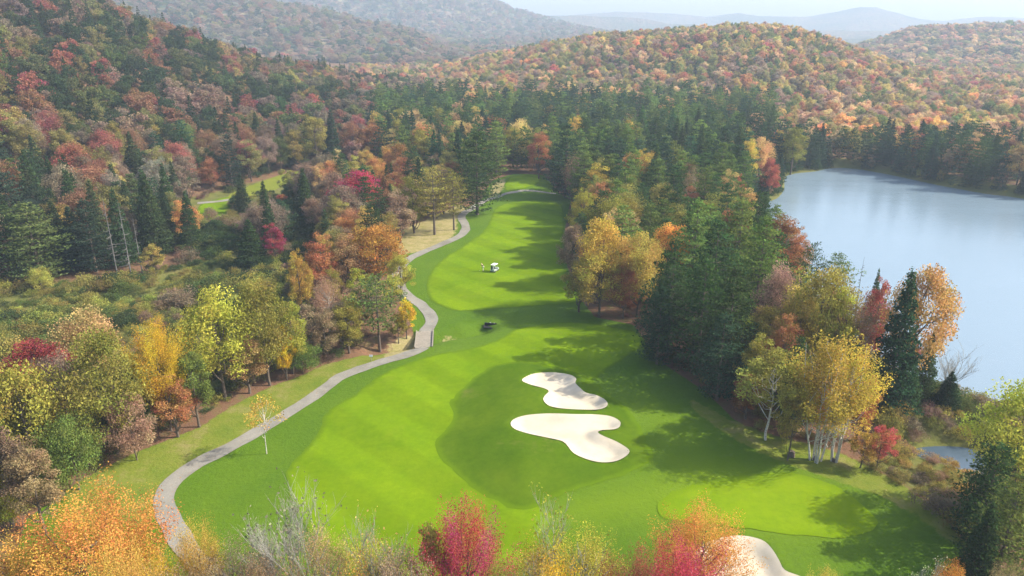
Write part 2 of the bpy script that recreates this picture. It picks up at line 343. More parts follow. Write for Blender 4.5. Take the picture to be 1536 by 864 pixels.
# ------------------------------------------------------------------ mesh helpers
def np_mesh(name, verts, faces, mats, attrs=None, smooth=False, fmat=None):
    """faces: (n,3) or (n,4) array, or a list of such arrays"""
    me = bpy.data.meshes.new(name)
    fl = faces if isinstance(faces, list) else [faces]; fl = [np.asarray(f, np.int32) for f in fl if len(f)]
    loops = np.concatenate([f.ravel() for f in fl]); tot = np.concatenate([np.full(len(f), f.shape[1], np.int32) for f in fl])
    st = np.concatenate([[0], np.cumsum(tot)[:-1]]).astype(np.int32)
    me.vertices.add(len(verts)); me.vertices.foreach_set('co', np.asarray(verts, np.float32).ravel())
    me.loops.add(len(loops)); me.loops.foreach_set('vertex_index', loops.astype(np.int32))
    me.polygons.add(len(tot)); me.polygons.foreach_set('loop_start', st); me.polygons.foreach_set('loop_total', tot)
    me.polygons.foreach_set('use_smooth', np.full(len(tot), smooth))
    for mm in (mats if isinstance(mats, (list, tuple)) else [mats]): me.materials.append(mm)
    if fmat is not None: me.polygons.foreach_set('material_index', np.asarray(fmat, np.int32))
    me.update(calc_edges=True)
    for k, v in (attrs or {}).items():
        a = me.attributes.new(k, 'FLOAT', 'POINT'); a.data.foreach_set('value', np.asarray(v, np.float32))
    return me
def link(name, me, parent=None, **props):
    o = bpy.data.objects.new(name, me); COL.objects.link(o)
    if parent: o.parent = parent
    for k, v in props.items(): o[k] = v
    return o
class Geo:
    """collects tubes and boxes"""
    def __init__(s): s.v = []; s.f = []; s.n = 0
    def add(s, v, f): s.v.append(np.asarray(v, float)); s.f.append(np.asarray(f) + s.n); s.n += len(v)
    def tube(s, pts, rad, sides=6):
        pts = np.asarray(pts, float); m_ = len(pts); ang = np.arange(sides) * 2 * math.pi / sides
        V = []
        for i in range(m_):
            d = pts[min(i + 1, m_ - 1)] - pts[max(i - 1, 0)]; d = d / (np.linalg.norm(d) + 1e-9)
            a = np.cross(d, [0, 0, 1.0] if abs(d[2]) < 0.9 else [1.0, 0, 0]); a /= np.linalg.norm(a); b_ = np.cross(d, a)
            V.append(pts[i] + rad[i] * (np.cos(ang)[:, None] * a + np.sin(ang)[:, None] * b_))
        V = np.concatenate(V); Fs = []
        for i in range(m_ - 1):
            for k in range(sides): k2 = (k + 1) % sides; Fs.append((i * sides + k, i * sides + k2, (i + 1) * sides + k2, (i + 1) * sides + k))
        s.add(V, Fs)
    def box(s, c, d, rz=0.0, taper=1.0):
        x, y, z = (q / 2 for q in d); V = np.array([(-x, -y, -z), (x, -y, -z), (x, y, -z), (-x, y, -z), (-x * taper, -y * taper, z), (x * taper, -y * taper, z), (x * taper, y * taper, z), (-x * taper, y * taper, z)])
        cs, sn = math.cos(rz), math.sin(rz); V = np.stack([V[:, 0] * cs - V[:, 1] * sn, V[:, 0] * sn + V[:, 1] * cs, V[:, 2]], 1) + np.array(c)
        s.add(V, [(0, 3, 2, 1), (4, 5, 6, 7), (0, 1, 5, 4), (1, 2, 6, 5), (2, 3, 7, 6), (3, 0, 4, 7)])
    def mesh(s, name, m, smooth=False): return np_mesh(name, np.concatenate(s.v), np.concatenate(s.f), m, smooth=smooth)

# ------------------------------------------------------------------ the ground sheet, mountains
def polar(r0, r1, ratio, az):
    rr = np.exp(np.arange(math.log(r0), math.log(r1) + ratio * 0.5, (math.log(r1) - math.log(r0)) / max(1, round((math.log(r1) - math.log(r0)) / ratio))))
    A, R = np.meshgrid(az, rr); x, y = R * np.sin(A), R * np.cos(A); nr, na = x.shape
    i = np.arange(nr * na).reshape(nr, na)
    f = np.stack([i[:-1, :-1], i[:-1, 1:], i[1:, 1:], i[1:, :-1]], -1).reshape(-1, 4)[:, ::-1]
    return x.ravel(), y.ravel(), f
az = np.radians(np.concatenate([np.arange(-80, -40, 0.8), np.arange(-40, 40, 0.16), np.arange(40, 80.1, 0.8)]))
gx, gy, gf = polar(10, 1000, 0.0066, az)
gz = height(gx, gy)
for b_ in bunkers: gz = gz - 0.25 * (1 - sstep(-0.6, -0.05, sd_box(gx, gy, b_, 4)))
def zone(P, w_=2.0): return 0.5 - np.clip(sd_box(gx, gy, P, 40) / (2 * w_), -0.5, 0.5)
rough_w = zone(golf_P, 1.2)
marsh_w = np.maximum(zone(marsh_P, 6), zone(marsh2_P, 4)); marsh_w = np.maximum(marsh_w, zone(flat([(280, 400), (280, 300), (360, 280), (480, 250), (570, 240), (560, 262), (470, 300), (440, 400)]), 6))
marsh_w = np.maximum(marsh_w, 1 - sstep(3, 12, sd_box(gx, gy, lake_P, 16)))
bank_w = np.maximum(zone(flat([(100, 735), (160, 700), (210, 676), (300, 640), (350, 606), (400, 580), (455, 560), (485, 546), (540, 533), (590, 520), (622, 500), (650, 505), (640, 522), (600, 537), (555, 549), (505, 565), (455, 603), (400, 634), (340, 668), (290, 694), (255, 722), (240, 745), (236, 775), (190, 790), (100, 800)]), 1.5),
                    zone(flat([(1090, 632), (1160, 655), (1240, 672), (1290, 690), (1350, 722), (1410, 765), (1450, 812), (1430, 812), (1380, 772), (1320, 740), (1240, 715), (1160, 690), (1090, 655), (1040, 620), (1035, 600)]), 1.5))
semi_w = 1 - sstep(-7, 4, sd_box(gx, gy, flat([(820, 757), (850, 745), (880, 738), (930, 724), (985, 700), (1000, 675), (1060, 668), (1140, 690), (1215, 712), (1260, 735), (1300, 764), (1320, 784), (1290, 797), (1240, 803), (1170, 799), (1100, 793), (1030, 788), (975, 791), (930, 785), (870, 800), (800, 850), (780, 800)]), 30))
semi_w = np.maximum(semi_w, 0.55 * (1 - sstep(-7, 5, sd_box(gx, gy, flat([(925, 590), (1000, 600), (1060, 640), (1120, 690), (1000, 720), (985, 690), (968, 650), (945, 615)]), 30))))
dry_w = np.zeros_like(gx)
for P in ([(590, 384), (640, 376), (680, 358), (686, 345), (688, 326), (702, 312), (690, 305), (660, 320), (600, 345)], [(733, 298), (738, 278), (757, 272), (760, 284), (748, 296)], [(575, 540), (580, 510), (616, 498), (632, 512), (628, 525), (600, 535)],
          [(655, 508), (668, 495), (690, 497), (706, 501), (672, 509)], [(742, 606), (760, 594), (785, 598), (778, 614), (755, 620)]): dry_w = np.maximum(dry_w, zone(flat(P), 2.5) * 0.92)
link('ground', np_mesh('ground', np.stack([gx, gy, gz], 1), gf, M_GROUND, {'rough': rough_w, 'marsh': marsh_w, 'bank': bank_w, 'dry': dry_w, 'semi': semi_w}, True), kind='structure')
x, y, f = polar(1000, 5300, 0.008, az)
z = height(x, y)
link('mountains', np_mesh('mountains', np.stack([x, y, z], 1), f, M_MOUNT, None, True), kind='structure')

def sheet(name, P, off, m, cell=1.0, zfix=None, kind='structure', sm=True, rimw=1.0):
    O = smooth_poly(P, cell) if sm else np.asarray(P)
    if sm and 'water' not in name: O = O + np.column_stack([vnoise(O[:, 0], O[:, 1], 0.9, 5), vnoise(O[:, 0], O[:, 1], 0.9, 6)]) * 0.22
    x0, y0 = O.min(0); x1, y1 = O.max(0)
    X, Y = np.meshgrid(np.arange(x0, x1, cell), np.arange(y0, y1, cell)); X, Y = X.ravel(), Y.ravel()
    ok = poly_sd(X, Y, O) < -cell * 0.45; X, Y = X[ok], Y[ok]
    pts = [Vector(p) for p in O] + [Vector(p) for p in zip(X, Y)]; nO = len(O)
    vs, es, fs, *_ = delaunay_2d_cdt(pts, [(i, (i + 1) % nO) for i in range(nO)], [], 1, 1e-4)
    V = np.array([(v_[0], v_[1]) for v_ in vs]); Z = height(V[:, 0], V[:, 1]) + off - (0 if 'bunker' in name else 1) * sum(0.3 * (1 - sstep(-0.6, -0.05, sd_box(V[:, 0], V[:, 1], q_, 3))) for q_ in bunkers) if zfix is None else np.full(len(V), zfix)
    tri = np.array([f_ for f_ in fs if len(f_) == 3])
    a, b_, c_ = V[tri[:, 0]], V[tri[:, 1]], V[tri[:, 2]]
    cr = (b_[:, 0] - a[:, 0]) * (c_[:, 1] - a[:, 1]) - (b_[:, 1] - a[:, 1]) * (c_[:, 0] - a[:, 0])
    tri[cr < 0] = tri[cr < 0][:, ::-1]
    return link(name, np_mesh(name, np.column_stack([V, Z]), tri, m, {'rim': np.clip(-poly_sd(V[:, 0], V[:, 1], O) / rimw, 0, 1)}, smooth=True), kind=kind)
sheet('lake_water', lake_P, 0, M_WATER, 12, LAKE_Z, sm=False)
sheet('pond_water', pond_P, 0, M_POND, 3, LAKE_Z, sm=False)
sheet('fairway', fair_near, 0.035, M_FAIR, 0.9)
sheet('fairway', fair_far, 0.035, M_FAIR, 1.2)
sheet('fairway', far_green, 0.05, M_FAIR, 1.2)
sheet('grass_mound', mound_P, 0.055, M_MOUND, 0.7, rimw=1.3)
green_P = flat([(985, 765), (1010, 742), (1090, 718), (1190, 711), (1250, 727), (1298, 758), (1321, 783), (1295, 799), (1240, 806), (1170, 801), (1100, 794), (1030, 788), (995, 781)])
sheet('putting_green', green_P, 0.05, M_GREEN, 0.8, rimw=1.6)
for b_ in bunkers: sheet('bunker_sand', b_, 0.085, M_SAND, 0.45, sm=False)
def ribbon(name, C, width, off, m, ncross=4):
    d = np.gradient(C, axis=0); d /= np.linalg.norm(d, axis=1)[:, None] + 1e-9; nn = np.stack([d[:, 1], -d[:, 0]], 1)
    V = []
    for k in range(ncross + 1):
        q = C + nn * (k / ncross - 0.5) * (width + 0.35 * vnoise(C[:, 0], C[:, 1], 2.3, 11 + (k > 2)) )[:, None]; V.append(np.column_stack([q, height(q[:, 0], q[:, 1]) + off]))
    V = np.stack(V, 1); a_, b2 = V.shape[:2]; i = np.arange(a_ * b2).reshape(a_, b2)
    f_ = np.stack([i[:-1, :-1], i[:-1, 1:], i[1:, 1:], i[1:, :-1]], -1).reshape(-1, 4)[:, ::-1]
    return link(name, np_mesh(name, V.reshape(-1, 3), f_, m, smooth=True), kind='structure')
# the cart path is cut at the bridge
bridge_c = flat([(635.5, 508)])[0]
dist_b = np.linalg.norm(path_C - bridge_c, axis=1); kb = int(np.argmin(dist_b))
i0, i1 = kb, kb
while np.linalg.norm(path_C[i0] - bridge_c) < 2.9: i0 -= 1
while np.linalg.norm(path_C[i1] - bridge_c) < 2.9: i1 += 1
ribbon('cart_path', path_C[:i0 + 1], 2.05, 0.06, M_PATH); ribbon('cart_path', path_C[i1:], 2.05, 0.06, M_PATH)
ribbon('cart_path', smooth_poly(flat([(752, 296), (768, 293.5), (800, 290.5), (834, 291.5)]), 1.2, False), 1.3, 0.09, M_PATH)
# second hole on the left, seen between the trees
def onground(pts):
    return np.array([hit(*p) for p in pts])
f2a = onground([(296, 328), (300, 308), (322, 300), (346, 296), (344, 312), (330, 330), (312, 338)])
f2b = onground([(340, 300), (352, 288), (400, 270), (440, 258), (500, 250), (556, 249), (560, 255), (500, 262), (452, 270), (405, 288), (360, 306)])
sheet('fairway', f2a, 0.06, M_FAIR, 1.5)
M_F2 = grass_mat('far_rough_grass', (0.13, 0.16, 0.02), (0.19, 0.20, 0.035))
sheet('fairway', f2b, 0.06, M_F2, 1.5)
ribbon('cart_path', smooth_poly(onground([(296, 305), (322, 303), (345, 300)]), 1.5, False), 2.5, 0.1, M_PATH)
ribbon('cart_path', smooth_poly(onground([(470, 257), (505, 253), (556, 252)]), 1.5, False), 2.5, 0.12, M_PATH)
clear2 = [f2a, f2b, onground([(300, 345), (290, 330), (330, 300), (345, 330)])]

# haze: one closed box of even air
def haze():
    g = Geo(); g.box((0, 2550, 140), (10900, 5700, 304))
    m_ = bpy.data.materials.new('hazy_air'); m_.use_nodes = True; n_ = m_.node_tree; n_.nodes.clear()
    o_ = N(n_, 'ShaderNodeOutputMaterial'); v_ = N(n_, 'ShaderNodeVolumePrincipled'); v_.inputs['Density'].default_value = HAZE_DENSITY
    v_.inputs['Color'].default_value = (0.63, 0.765, 0.93, 1); v_.inputs['Anisotropy'].default_value = 0.1; n_.links.new(v_.outputs[0], o_.inputs['Volume'])
    link('haze', g.mesh('haze', m_), kind='stuff')
if HAZE_DENSITY > 0: haze()

# ------------------------------------------------------------------ tree prototypes (metres; scaled when planted)
def quads(c, s, R, up=0.7, asp=0.62):
    k = len(c); nrm = R.normal(size=(k, 3)); nrm /= np.linalg.norm(nrm, axis=1)[:, None]; nrm[:, 2] += up; nrm /= np.linalg.norm(nrm, axis=1)[:, None]
    t = np.cross(nrm, R.normal(size=(k, 3))); t /= np.linalg.norm(t, axis=1)[:, None] + 1e-9; b_ = np.cross(nrm, t); s = np.asarray(s)[:, None] * 0.5
    V = np.stack([c - t * s, c - b_ * s * asp, c + t * s, c + b_ * s * asp], 1).reshape(-1, 3)
    return V, np.arange(4 * k).reshape(-1, 4)
def leaf_mesh(name, c, s, tone, hue, R, m, up=0.7, asp=0.62):
    V, f_ = quads(c, s, R, up, asp)
    return np_mesh(name, V, f_, m, {'tone': np.repeat(np.clip(tone, 0, 1), 4), 'shade_of': np.repeat(np.clip(hue, 0, 1), 4)})

def broadleaf(seed, h=12.0, w=9.0, base=0.1, leaves=6000, size=0.34, clumps=70, spread=1.0, flame=0.0, sparse=0.0, tr=0.017, bark=None, m=None, stems=1, limb_n=14, top=1.0):
    """returns (crown mesh, trunk mesh list). base: crown's lower end as a share of h; flame: clumps drawn upward; sparse: thin leafage showing limbs"""
    R = np.random.default_rng(seed); m = m or M_LEAF; bark = bark or M_BARK
    cz = h * (base + 1) / 2; hz = h * (1 - base) / 2
    u = R.normal(size=(clumps * 3, 3)); u /= np.linalg.norm(u, axis=1)[:, None]
    u = u[u[:, 2] > -0.75][:clumps]; rad = R.uniform(0.25, 1.0, len(u)) ** 0.45
    lob = 1 + 0.22 * np.sin(np.arctan2(u[:, 1], u[:, 0]) * 3 + R.uniform(0, 6)) + 0.12 * np.sin(np.arctan2(u[:, 1], u[:, 0]) * 5 + R.uniform(0, 6))
    cc = u * rad[:, None]; cc[:, :2] *= lob[:, None]
    egg = np.where(cc[:, 2] < 0, 1.0, 1 - 0.25 * cc[:, 2] * top); cc[:, :2] *= egg[:, None]
    C = cc * [w * 0.42, w * 0.42, hz * 0.86] + [0, 0, cz]
    C[:, :2] += R.normal(0, w * 0.03, (len(C), 2))
    cr = w * R.uniform(0.085, 0.17, len(C)) * spread
    pr = cr ** 2.2; pr /= pr.sum(); idx = R.choice(len(C), leaves, p=pr)
    d = R.normal(size=(leaves, 3)); d /= np.linalg.norm(d, axis=1)[:, None]; d *= (R.uniform(0, 1, leaves) ** 0.45)[:, None]
    out = C - [0, 0, cz]; out /= np.linalg.norm(out, axis=1)[:, None] + 1e-9
    stretch = 1.0 + flame * 1.4
    P = d * cr[idx][:, None] * [1, 1, 0.75]
    if flame:
        ax = out * [0.5, 0.5, 0.5] + [0, 0, 0.9]; ax /= np.linalg.norm(ax, axis=1)[:, None]; a_ = ax[idx]
        al = (P * a_).sum(1, keepdims=True); P = P + a_ * al * (stretch - 0.2) ; P -= (P - a_ * (P * a_).sum(1, keepdims=True)) * 0.25
    P = P + C[idx]
    tone = R.normal(0.5, 0.16, len(C))[idx] + R.normal(0, 0.14, leaves) + 0.0; hue = R.normal(0.5, 0.17, len(C))[idx] + R.normal(0, 0.09, leaves)
    crown = leaf_mesh('crown', P, R.uniform(0.65, 1.3, leaves) * size, tone, hue, R, m)
    trunks = []
    for st in range(stems):
        g = Geo()
        lean = R.normal(0, 0.02, 2) if stems == 1 else np.array([math.cos(st * 6.283 / stems + .5), math.sin(st * 6.283 / stems + .5)]) * R.uniform(0.05, 0.16)
        off = np.array([0, 0.0]) if stems == 1 else lean * 3
        rt = h * (tr if stems == 1 else 0.0065); top_z = h * (0.72 if stems == 1 else R.uniform(0.75, 0.93))
        zz = np.linspace(-0.4, top_z, 8); wob = np.cumsum(R.normal(0, h * 0.006, (8, 2)), axis=0)
        T = np.column_stack([off + lean * zz[:, None] + wob, zz]); g.tube(T, rt * (1 - 0.8 * np.linspace(0, 1, 8)) , 7)
        sel = R.permutation(len(C))[:max(3, limb_n // stems)]
        for q in sel:
            zc = C[q][2]; z0 = min(max(zc - R.uniform(0.12, 0.32) * h, base * h * 0.75), top_z * 0.9)
            p0 = np.array([np.interp(z0, zz, T[:, 0]), np.interp(z0, zz, T[:, 1]), z0]); p1 = C[q]; mid = (p0 + p1) / 2 + [0, 0, -0.04 * h] + R.normal(0, 0.02 * h, 3)
            g.tube([p0, (p0 + mid) / 2 + R.normal(0, .01 * h, 3), mid, (mid + p1) / 2, p1], rt * np.array([0.5, 0.4, 0.3, 0.2, 0.08]), 5)
        trunks.append(g.mesh('trunk', bark, True))
    return crown, trunks

def conifer(seed, h=16.0, w=8.0, base=0.08, style='spruce', whorl=0.75, tufts=26, size=0.42, m=None, nb=6):
    R = np.random.default_rng(seed); m = m or M_LEAF; P = []; S = []; T = []; H = []; g = Geo()
    rt = h * 0.016; zz = np.linspace(-0.4, h * 0.97, 8); g.tube(np.column_stack([np.zeros(8), np.zeros(8), zz]), rt * (1.02 - np.linspace(0, 1, 8)), 7)
    z = base * h
    while z < h * 0.985:
        t = (z / h - base) / (1 - base)
        if style == 'spruce': L0 = w / 2 * (1 - t) ** 0.9 + 0.15; droop = -0.25; k = nb
        elif style == 'pine': L0 = w / 2 * min(1, (1.03 - t) ** 0.62 * (0.55 + 1.2 * min(t, 0.38))) * 1.05; droop = 0.16; k = nb - 1
        else: L0 = w / 2 * (math.sin(math.pi * min(1, 0.12 + 0.88 * t)) ** 0.6); droop = 0.28; k = nb   # tall pine with bare lower trunk, rounded head
        a0 = R.uniform(0, 6.28); jit = 0.12 if style == 'spruce' else 0.3
        for b_ in range(k):
            a = a0 + b_ * 6.283 / k + R.normal(0, 0.2); L = max(0.2, L0 * R.normal(1, jit))
            if style != 'spruce' and R.random() < 0.12: continue
            if L < 0.15: continue
            dv = np.array([math.cos(a), math.sin(a), 0]); zb = z + R.normal(0, whorl * 0.25)
            nt_ = max(4, int(tufts * (L / (w / 2)) ** 1.1)); s = R.uniform(0.15 if L > 1.2 else 0, 1, nt_) ** 0.75
            side = np.array([-dv[1], dv[0], 0]); wd = L * 0.24 * np.sin(np.clip(s, 0.05, 1) * math.pi * 0.75) + 0.1
            zc = droop * L * (s if style == 'spruce' else s ** 1.6) + (0.10 * L * s ** 3 if style == 'spruce' else 0)
            c = dv * (s * L)[:, None] + side * (R.normal(0, 1, nt_) * wd)[:, None] + np.column_stack([np.zeros(nt_), np.zeros(nt_), zb + zc + R.normal(0, 0.12, nt_)])
            P.append(c); S.append(R.uniform(0.7, 1.3, nt_) * size); T.append(np.full(nt_, R.normal(0.5, 0.16)) + R.normal(0, 0.12, nt_)); H.append(np.full(nt_, R.normal(0.5, 0.12)) + R.normal(0, 0.08, nt_))
            if L > 0.8 and tufts > 12: g.tube([(0, 0, zb), dv * L * 0.5 + [0, 0, zb + droop * L * (0.5 if style == 'spruce' else 0.33)], dv * L * 0.9 + [0, 0, zb + droop * L * 0.85]], np.array([0.022, 0.014, 0.005]) * (0.6 + L / 3), 4)
        z += whorl * R.uniform(0.75, 1.25) * (1.0 if style == 'spruce' else 1.35 - 0.4 * t)
    lead = R.uniform(0, 1, 14)[:, None] * [0, 0, h * 0.05] + [0, 0, h * 0.95] + R.normal(0, 0.09, (14, 3)); P.append(lead); S.append(np.full(14, size * 0.7)); T.append(np.full(14, .6)); H.append(np.full(14, .5))
    return leaf_mesh('crown', np.concatenate(P), np.concatenate(S), np.concatenate(T), np.concatenate(H), R, m, up=0.9, asp=0.5), [g.mesh('trunk', M_BARK, True)]

def bare(seed, h=12.0, w=8.0, leaves=500, size=0.22, fine=11, thick=1.0):
    """leafless or nearly leafless tree: limbs, branches, fine twigs"""
    R = np.random.default_rng(seed); g = Geo(); tips = []
    def grow(p, d, L, r, lvl):
        n_ = 4; pts = [p]; q = p.copy(); dd = d.copy()
        for i in range(n_):
            dd = dd + R.normal(0, 0.10, 3) + [0, 0, 0.07]; dd /= np.linalg.norm(dd); q = q + dd * L / n_; pts.append(q.copy())
        g.tube(pts, r * np.linspace(1, 0.35, n_ + 1), 6 if lvl == 0 else (4 if lvl == 1 else 3))
        if lvl == 3: tips.append(q); return
        k = (12, 9, fine)[lvl]
        for j in range(k):
            s = R.uniform(0.3 if lvl == 0 else 0.2, 1.0); i = min(int(s * n_), n_ - 1); o = pts[i] + (pts[i + 1] - pts[i]) * (s * n_ - i)
            a = R.uniform(0, 6.283); axis = np.array([math.cos(a), math.sin(a), 0.0]); nd = dd * 0.75 + axis * (0.62 if lvl == 0 else 0.5) + [0, 0, 0.3]; nd /= np.linalg.norm(nd)
            grow(o, nd, L * (1.25, 0.5, 0.5)[lvl] * R.uniform(0.75, 1.15), r * (0.42, 0.45, 0.55)[lvl], lvl + 1)
    grow(np.array([0, 0, -0.3]), np.array([0.02, 0, 1.0]), h * 0.42, h * 0.012 * thick, 0)
    V = np.concatenate(g.v); sc = np.array([w / (V[:, 0].max() - V[:, 0].min()), w / (V[:, 1].max() - V[:, 1].min()), h / V[:, 2].max()])
    g.v = [v_ * sc for v_ in g.v]; tips = np.array(tips) * sc
    idx = R.integers(0, len(tips), leaves); P = tips[idx] + R.normal(0, 0.22, (leaves, 3))
    grp = R.normal(0.5, 0.2, len(tips))[idx]
    return leaf_mesh('crown', P, R.uniform(0.6, 1.3, leaves) * size, grp + R.normal(0, .1, leaves), grp, R, M_LEAF), [g.mesh('trunk', M_GBARK, True)]

PROTO = {}
def proto(kind, items): PROTO[kind] = items
# (crown, trunks, nominal height, nominal width)
def B(n_, kind, **k):
    out = []
    for i in range(n_):
        c_, t_ = broadleaf(hash_(kind) + i, **k); out.append((c_, t_) + true_size(c_))
    proto(kind, out)
def true_size(me):
    v = np.empty(len(me.vertices) * 3, np.float32); me.vertices.foreach_get('co', v); v = v.reshape(-1, 3)
    return float(np.percentile(v[:, 2], 99.7)), float(2 * np.percentile(np.hypot(v[:, 0], v[:, 1]), 96))
def hash_(s): return sum(ord(ch) * (i + 3) for i, ch in enumerate(s))
def Cn(n_, kind, **k):
    out = []
    for i in range(n_):
        c_, t_ = conifer(hash_(kind) + i, **k); out.append((c_, t_) + ((true_size(c_)[0], k['w'] * 0.95)))
    proto(kind, out)
B(6, 'maple', leaves=13000, size=0.23, clumps=95)
B(4, 'flame', leaves=38000, size=0.12, clumps=130, flame=0.9, spread=0.85, limb_n=26)            # close to the camera
B(4, 'thin', leaves=15000, size=0.14, clumps=130, flame=0.6, spread=0.95, limb_n=36, bark=M_GBARK)   # thin leafage, pale limbs
B(4, 'oval', h=13.0, w=6.5, leaves=11000, size=0.22, clumps=85, base=0.07)
B(4, 'small', h=7.0, w=4.5, leaves=4200, size=0.2, clumps=36, base=0.08, limb_n=8)
B(3, 'bushy', h=8.0, w=8.0, leaves=12000, size=0.2, clumps=90, base=0.02, limb_n=10)
B(2, 'birch', h=14.0, w=7.0, leaves=11000, size=0.19, clumps=110, base=0.2, flame=0.5, bark=M_BIRCH, stems=5, limb_n=40)
B(2, 'sapling', h=7.0, w=4.0, leaves=900, size=0.18, clumps=30, base=0.3, bark=M_BIRCH, limb_n=12, tr=0.009)
B(2, 'lonebirch', h=12.0, w=5.0, leaves=6500, size=0.19, clumps=70, base=0.25, bark=M_BIRCH, limb_n=16, tr=0.009)
Cn(4, 'spruce', h=16.0, w=6.5, style='spruce', tufts=64, size=0.44, nb=8, whorl=0.6)
Cn(4, 'pine', h=17.0, w=9.0, style='pine', whorl=0.75, tufts=80, size=0.44, base=0.06, nb=8)
Cn(2, 'highpine', h=16.0, w=7.5, style='high', whorl=0.75, tufts=44, size=0.4, base=0.3, nb=7)
out = []
for i, (lv, kw) in enumerate(((900, {}), (600, {}), (1500, {}))):
    c_, t_ = bare(40 + i, leaves=lv, **kw); out.append((c_, t_, 12.0, 8.0))
proto('bare', out)
c_, t_ = bare(50, h=9, w=5, leaves=30, size=0.12, fine=4); proto('leafless', [(c_, t_, 9.0, 5.0)])
def snag(seed):
    R = np.random.default_rng(seed); g = Geo(); h = 14.0
    g.tube(np.column_stack([R.normal(0, .025, 7).cumsum(), R.normal(0, .025, 7).cumsum(), np.linspace(-.3, h, 7)]), np.linspace(0.24, 0.04, 7), 7)
    for k in range(34):
        z = R.uniform(2, 13); a = R.uniform(0, 6.28); L = (14.5 - z) * R.uniform(0.1, 0.25) + 0.3; d = np.array([math.cos(a), math.sin(a), -0.12])
        g.tube([(0, 0, z), d * L * 0.6 + [0, 0, z], d * L + [0, 0, z + 0.15]], [0.06, 0.035, 0.012], 4)
    return g.mesh('trunk', M_SNAG, True)
PROTO['snag'] = [(None, [snag(5)], 14.0, 8.0), (None, [snag(6)], 14.0, 8.0)]

PAL = {'darkgreen': (0.068, 0.110, 0.035), 'pine': (0.056, 0.100, 0.030), 'bluegreen': (0.045, 0.088, 0.042), 'green': (0.14, 0.185, 0.04), 'olive': (0.29, 0.26, 0.055),
       'yellowgreen': (0.40, 0.39, 0.06), 'yellow': (0.74, 0.50, 0.045), 'gold': (0.50, 0.36, 0.07), 'palegold': (0.46, 0.36, 0.06), 'orange': (0.60, 0.29, 0.07), 'amber': (0.70, 0.38, 0.13), 'rust': (0.40, 0.18, 0.075),
       'peach': (0.54, 0.36, 0.15), 'red': (0.46, 0.13, 0.085), 'crimson': (0.52, 0.07, 0.10), 'darkcrimson': (0.33, 0.07, 0.07), 'mauve': (0.33, 0.22, 0.14), 'brown': (0.31, 0.215, 0.12), 'grey': (0.36, 0.33, 0.22), 'pinegreen': (0.135, 0.195, 0.042)}
WORD = {'amber': 'amber', 'darkgreen': 'dark green', 'pine': 'dark green', 'bluegreen': 'blue-green', 'yellowgreen': 'yellow-green', 'mauve': 'dull mauve', 'grey': 'grey-brown', 'pinegreen': 'mid green', 'rust': 'rusty orange'}
def jitter(c, s=0.14, R=rng):
    k = R.normal(1, s); return tuple(float(np.clip(v_ * k * R.normal(1, s * 0.45), 0.004, 0.9)) for v_ in c) + (1.0,)
NAMES = {'maple': 'maple_tree', 'flame': 'maple_tree', 'thin': 'broadleaf_tree', 'oval': 'broadleaf_tree', 'small': 'broadleaf_tree', 'bushy': 'broadleaf_tree', 'birch': 'birch_tree', 'sapling': 'birch_tree', 'lonebirch': 'birch_tree',
         'spruce': 'spruce_tree', 'pine': 'pine_tree', 'highpine': 'pine_tree', 'bare': 'bare_tree', 'leafless': 'bare_tree', 'snag': 'dead_tree'}
CATS = {'maple_tree': 'maple tree', 'broadleaf_tree': 'broadleaf tree', 'birch_tree': 'birch tree', 'spruce_tree': 'spruce tree', 'pine_tree': 'pine tree', 'bare_tree': 'bare tree', 'dead_tree': 'dead tree'}
PLANTED = []     # (x, y, radius) so that fill keeps clear
PCOUNT = {}
MUTE = {}
def muted(c, k, g):
    l_ = sum(c) / 3 * 1.05; return [(q_ * (1 - k) + l_ * k) * g for q_ in c]
def plant(kind, x, y, h, w_, colour, label, group=None, twist=None):
    k = PCOUNT.get(kind, 0); PCOUNT[kind] = k + 1
    crown, trunks, h0, w0 = PROTO[kind][k % len(PROTO[kind])]
    nm = NAMES[kind]; o = bpy.data.objects.new(nm, None); COL.objects.link(o); o.empty_display_size = 0.5
    o.location = (x, y, h1(x, y)); o.rotation_euler = (0, 0, rng.uniform(0, 6.283) if twist is None else twist)
    o.scale = (w_ / w0, w_ / w0, h / h0); o['label'] = label; o['category'] = CATS[nm]
    if group: o['group'] = group
    if crown is not None:
        c = bpy.data.objects.new('crown', crown); COL.objects.link(c); c.parent = o; c.color = jitter(muted(PAL[colour], *MUTE.get(group, (0, 1))), 0.13)
    for t_ in trunks:
        c = bpy.data.objects.new('trunk', t_); COL.objects.link(c); c.parent = o
    PLANTED.append((x, y, w_ * 0.5))
    return o

# ---- trees one can point to: (kind, x of top, y of top, y of foot or None, height if no foot, width in photo points, colour, label)
def T(kind, tx, ty, foot, h, wpx, colour, label, group=None, fx=None):
    if foot is not None:
        q = hit(fx if fx is not None else tx, foot)
        z0 = h1(*q); d = ray(tx, ty); hd = math.hypot(*q); h = CZ + hd * d[2] / math.hypot(d[0], d[1]) - z0
    else:
        ty += 13; q = hit(tx, ty, h)
    if q is None: print('no ground for', label); return
    dist = project(q[0], q[1], h1(*q) + h * 0.6)[2]; w_ = wpx * float(dist) / F
    return plant(kind, q[0], q[1], h, w_, colour, label, group)
MUTE.update({'trees ' + a_: v_ for a_, v_ in {'at the left hillside foot': (.2, .8), 'in the dark wood behind the marsh': (.2, .8), 'in the wood above the grey dead trees': (.2, .8), 'at the marsh head': (.2, .8), 'round the pink-crimson maple': (.1, .9), 'in the near left trees': (.05, .9), 'on the far lake shore': (.1, .8), 'at the water line of the lake': (.1, .7)}.items()})
MUTE['trees at the back of the left marsh'] = (.12, .85)
G = 'trees in the foreground below the golf hole'
T('flame', 105, 734, None, 13, 235, 'orange', 'large orange maple filling the bottom left corner', G)
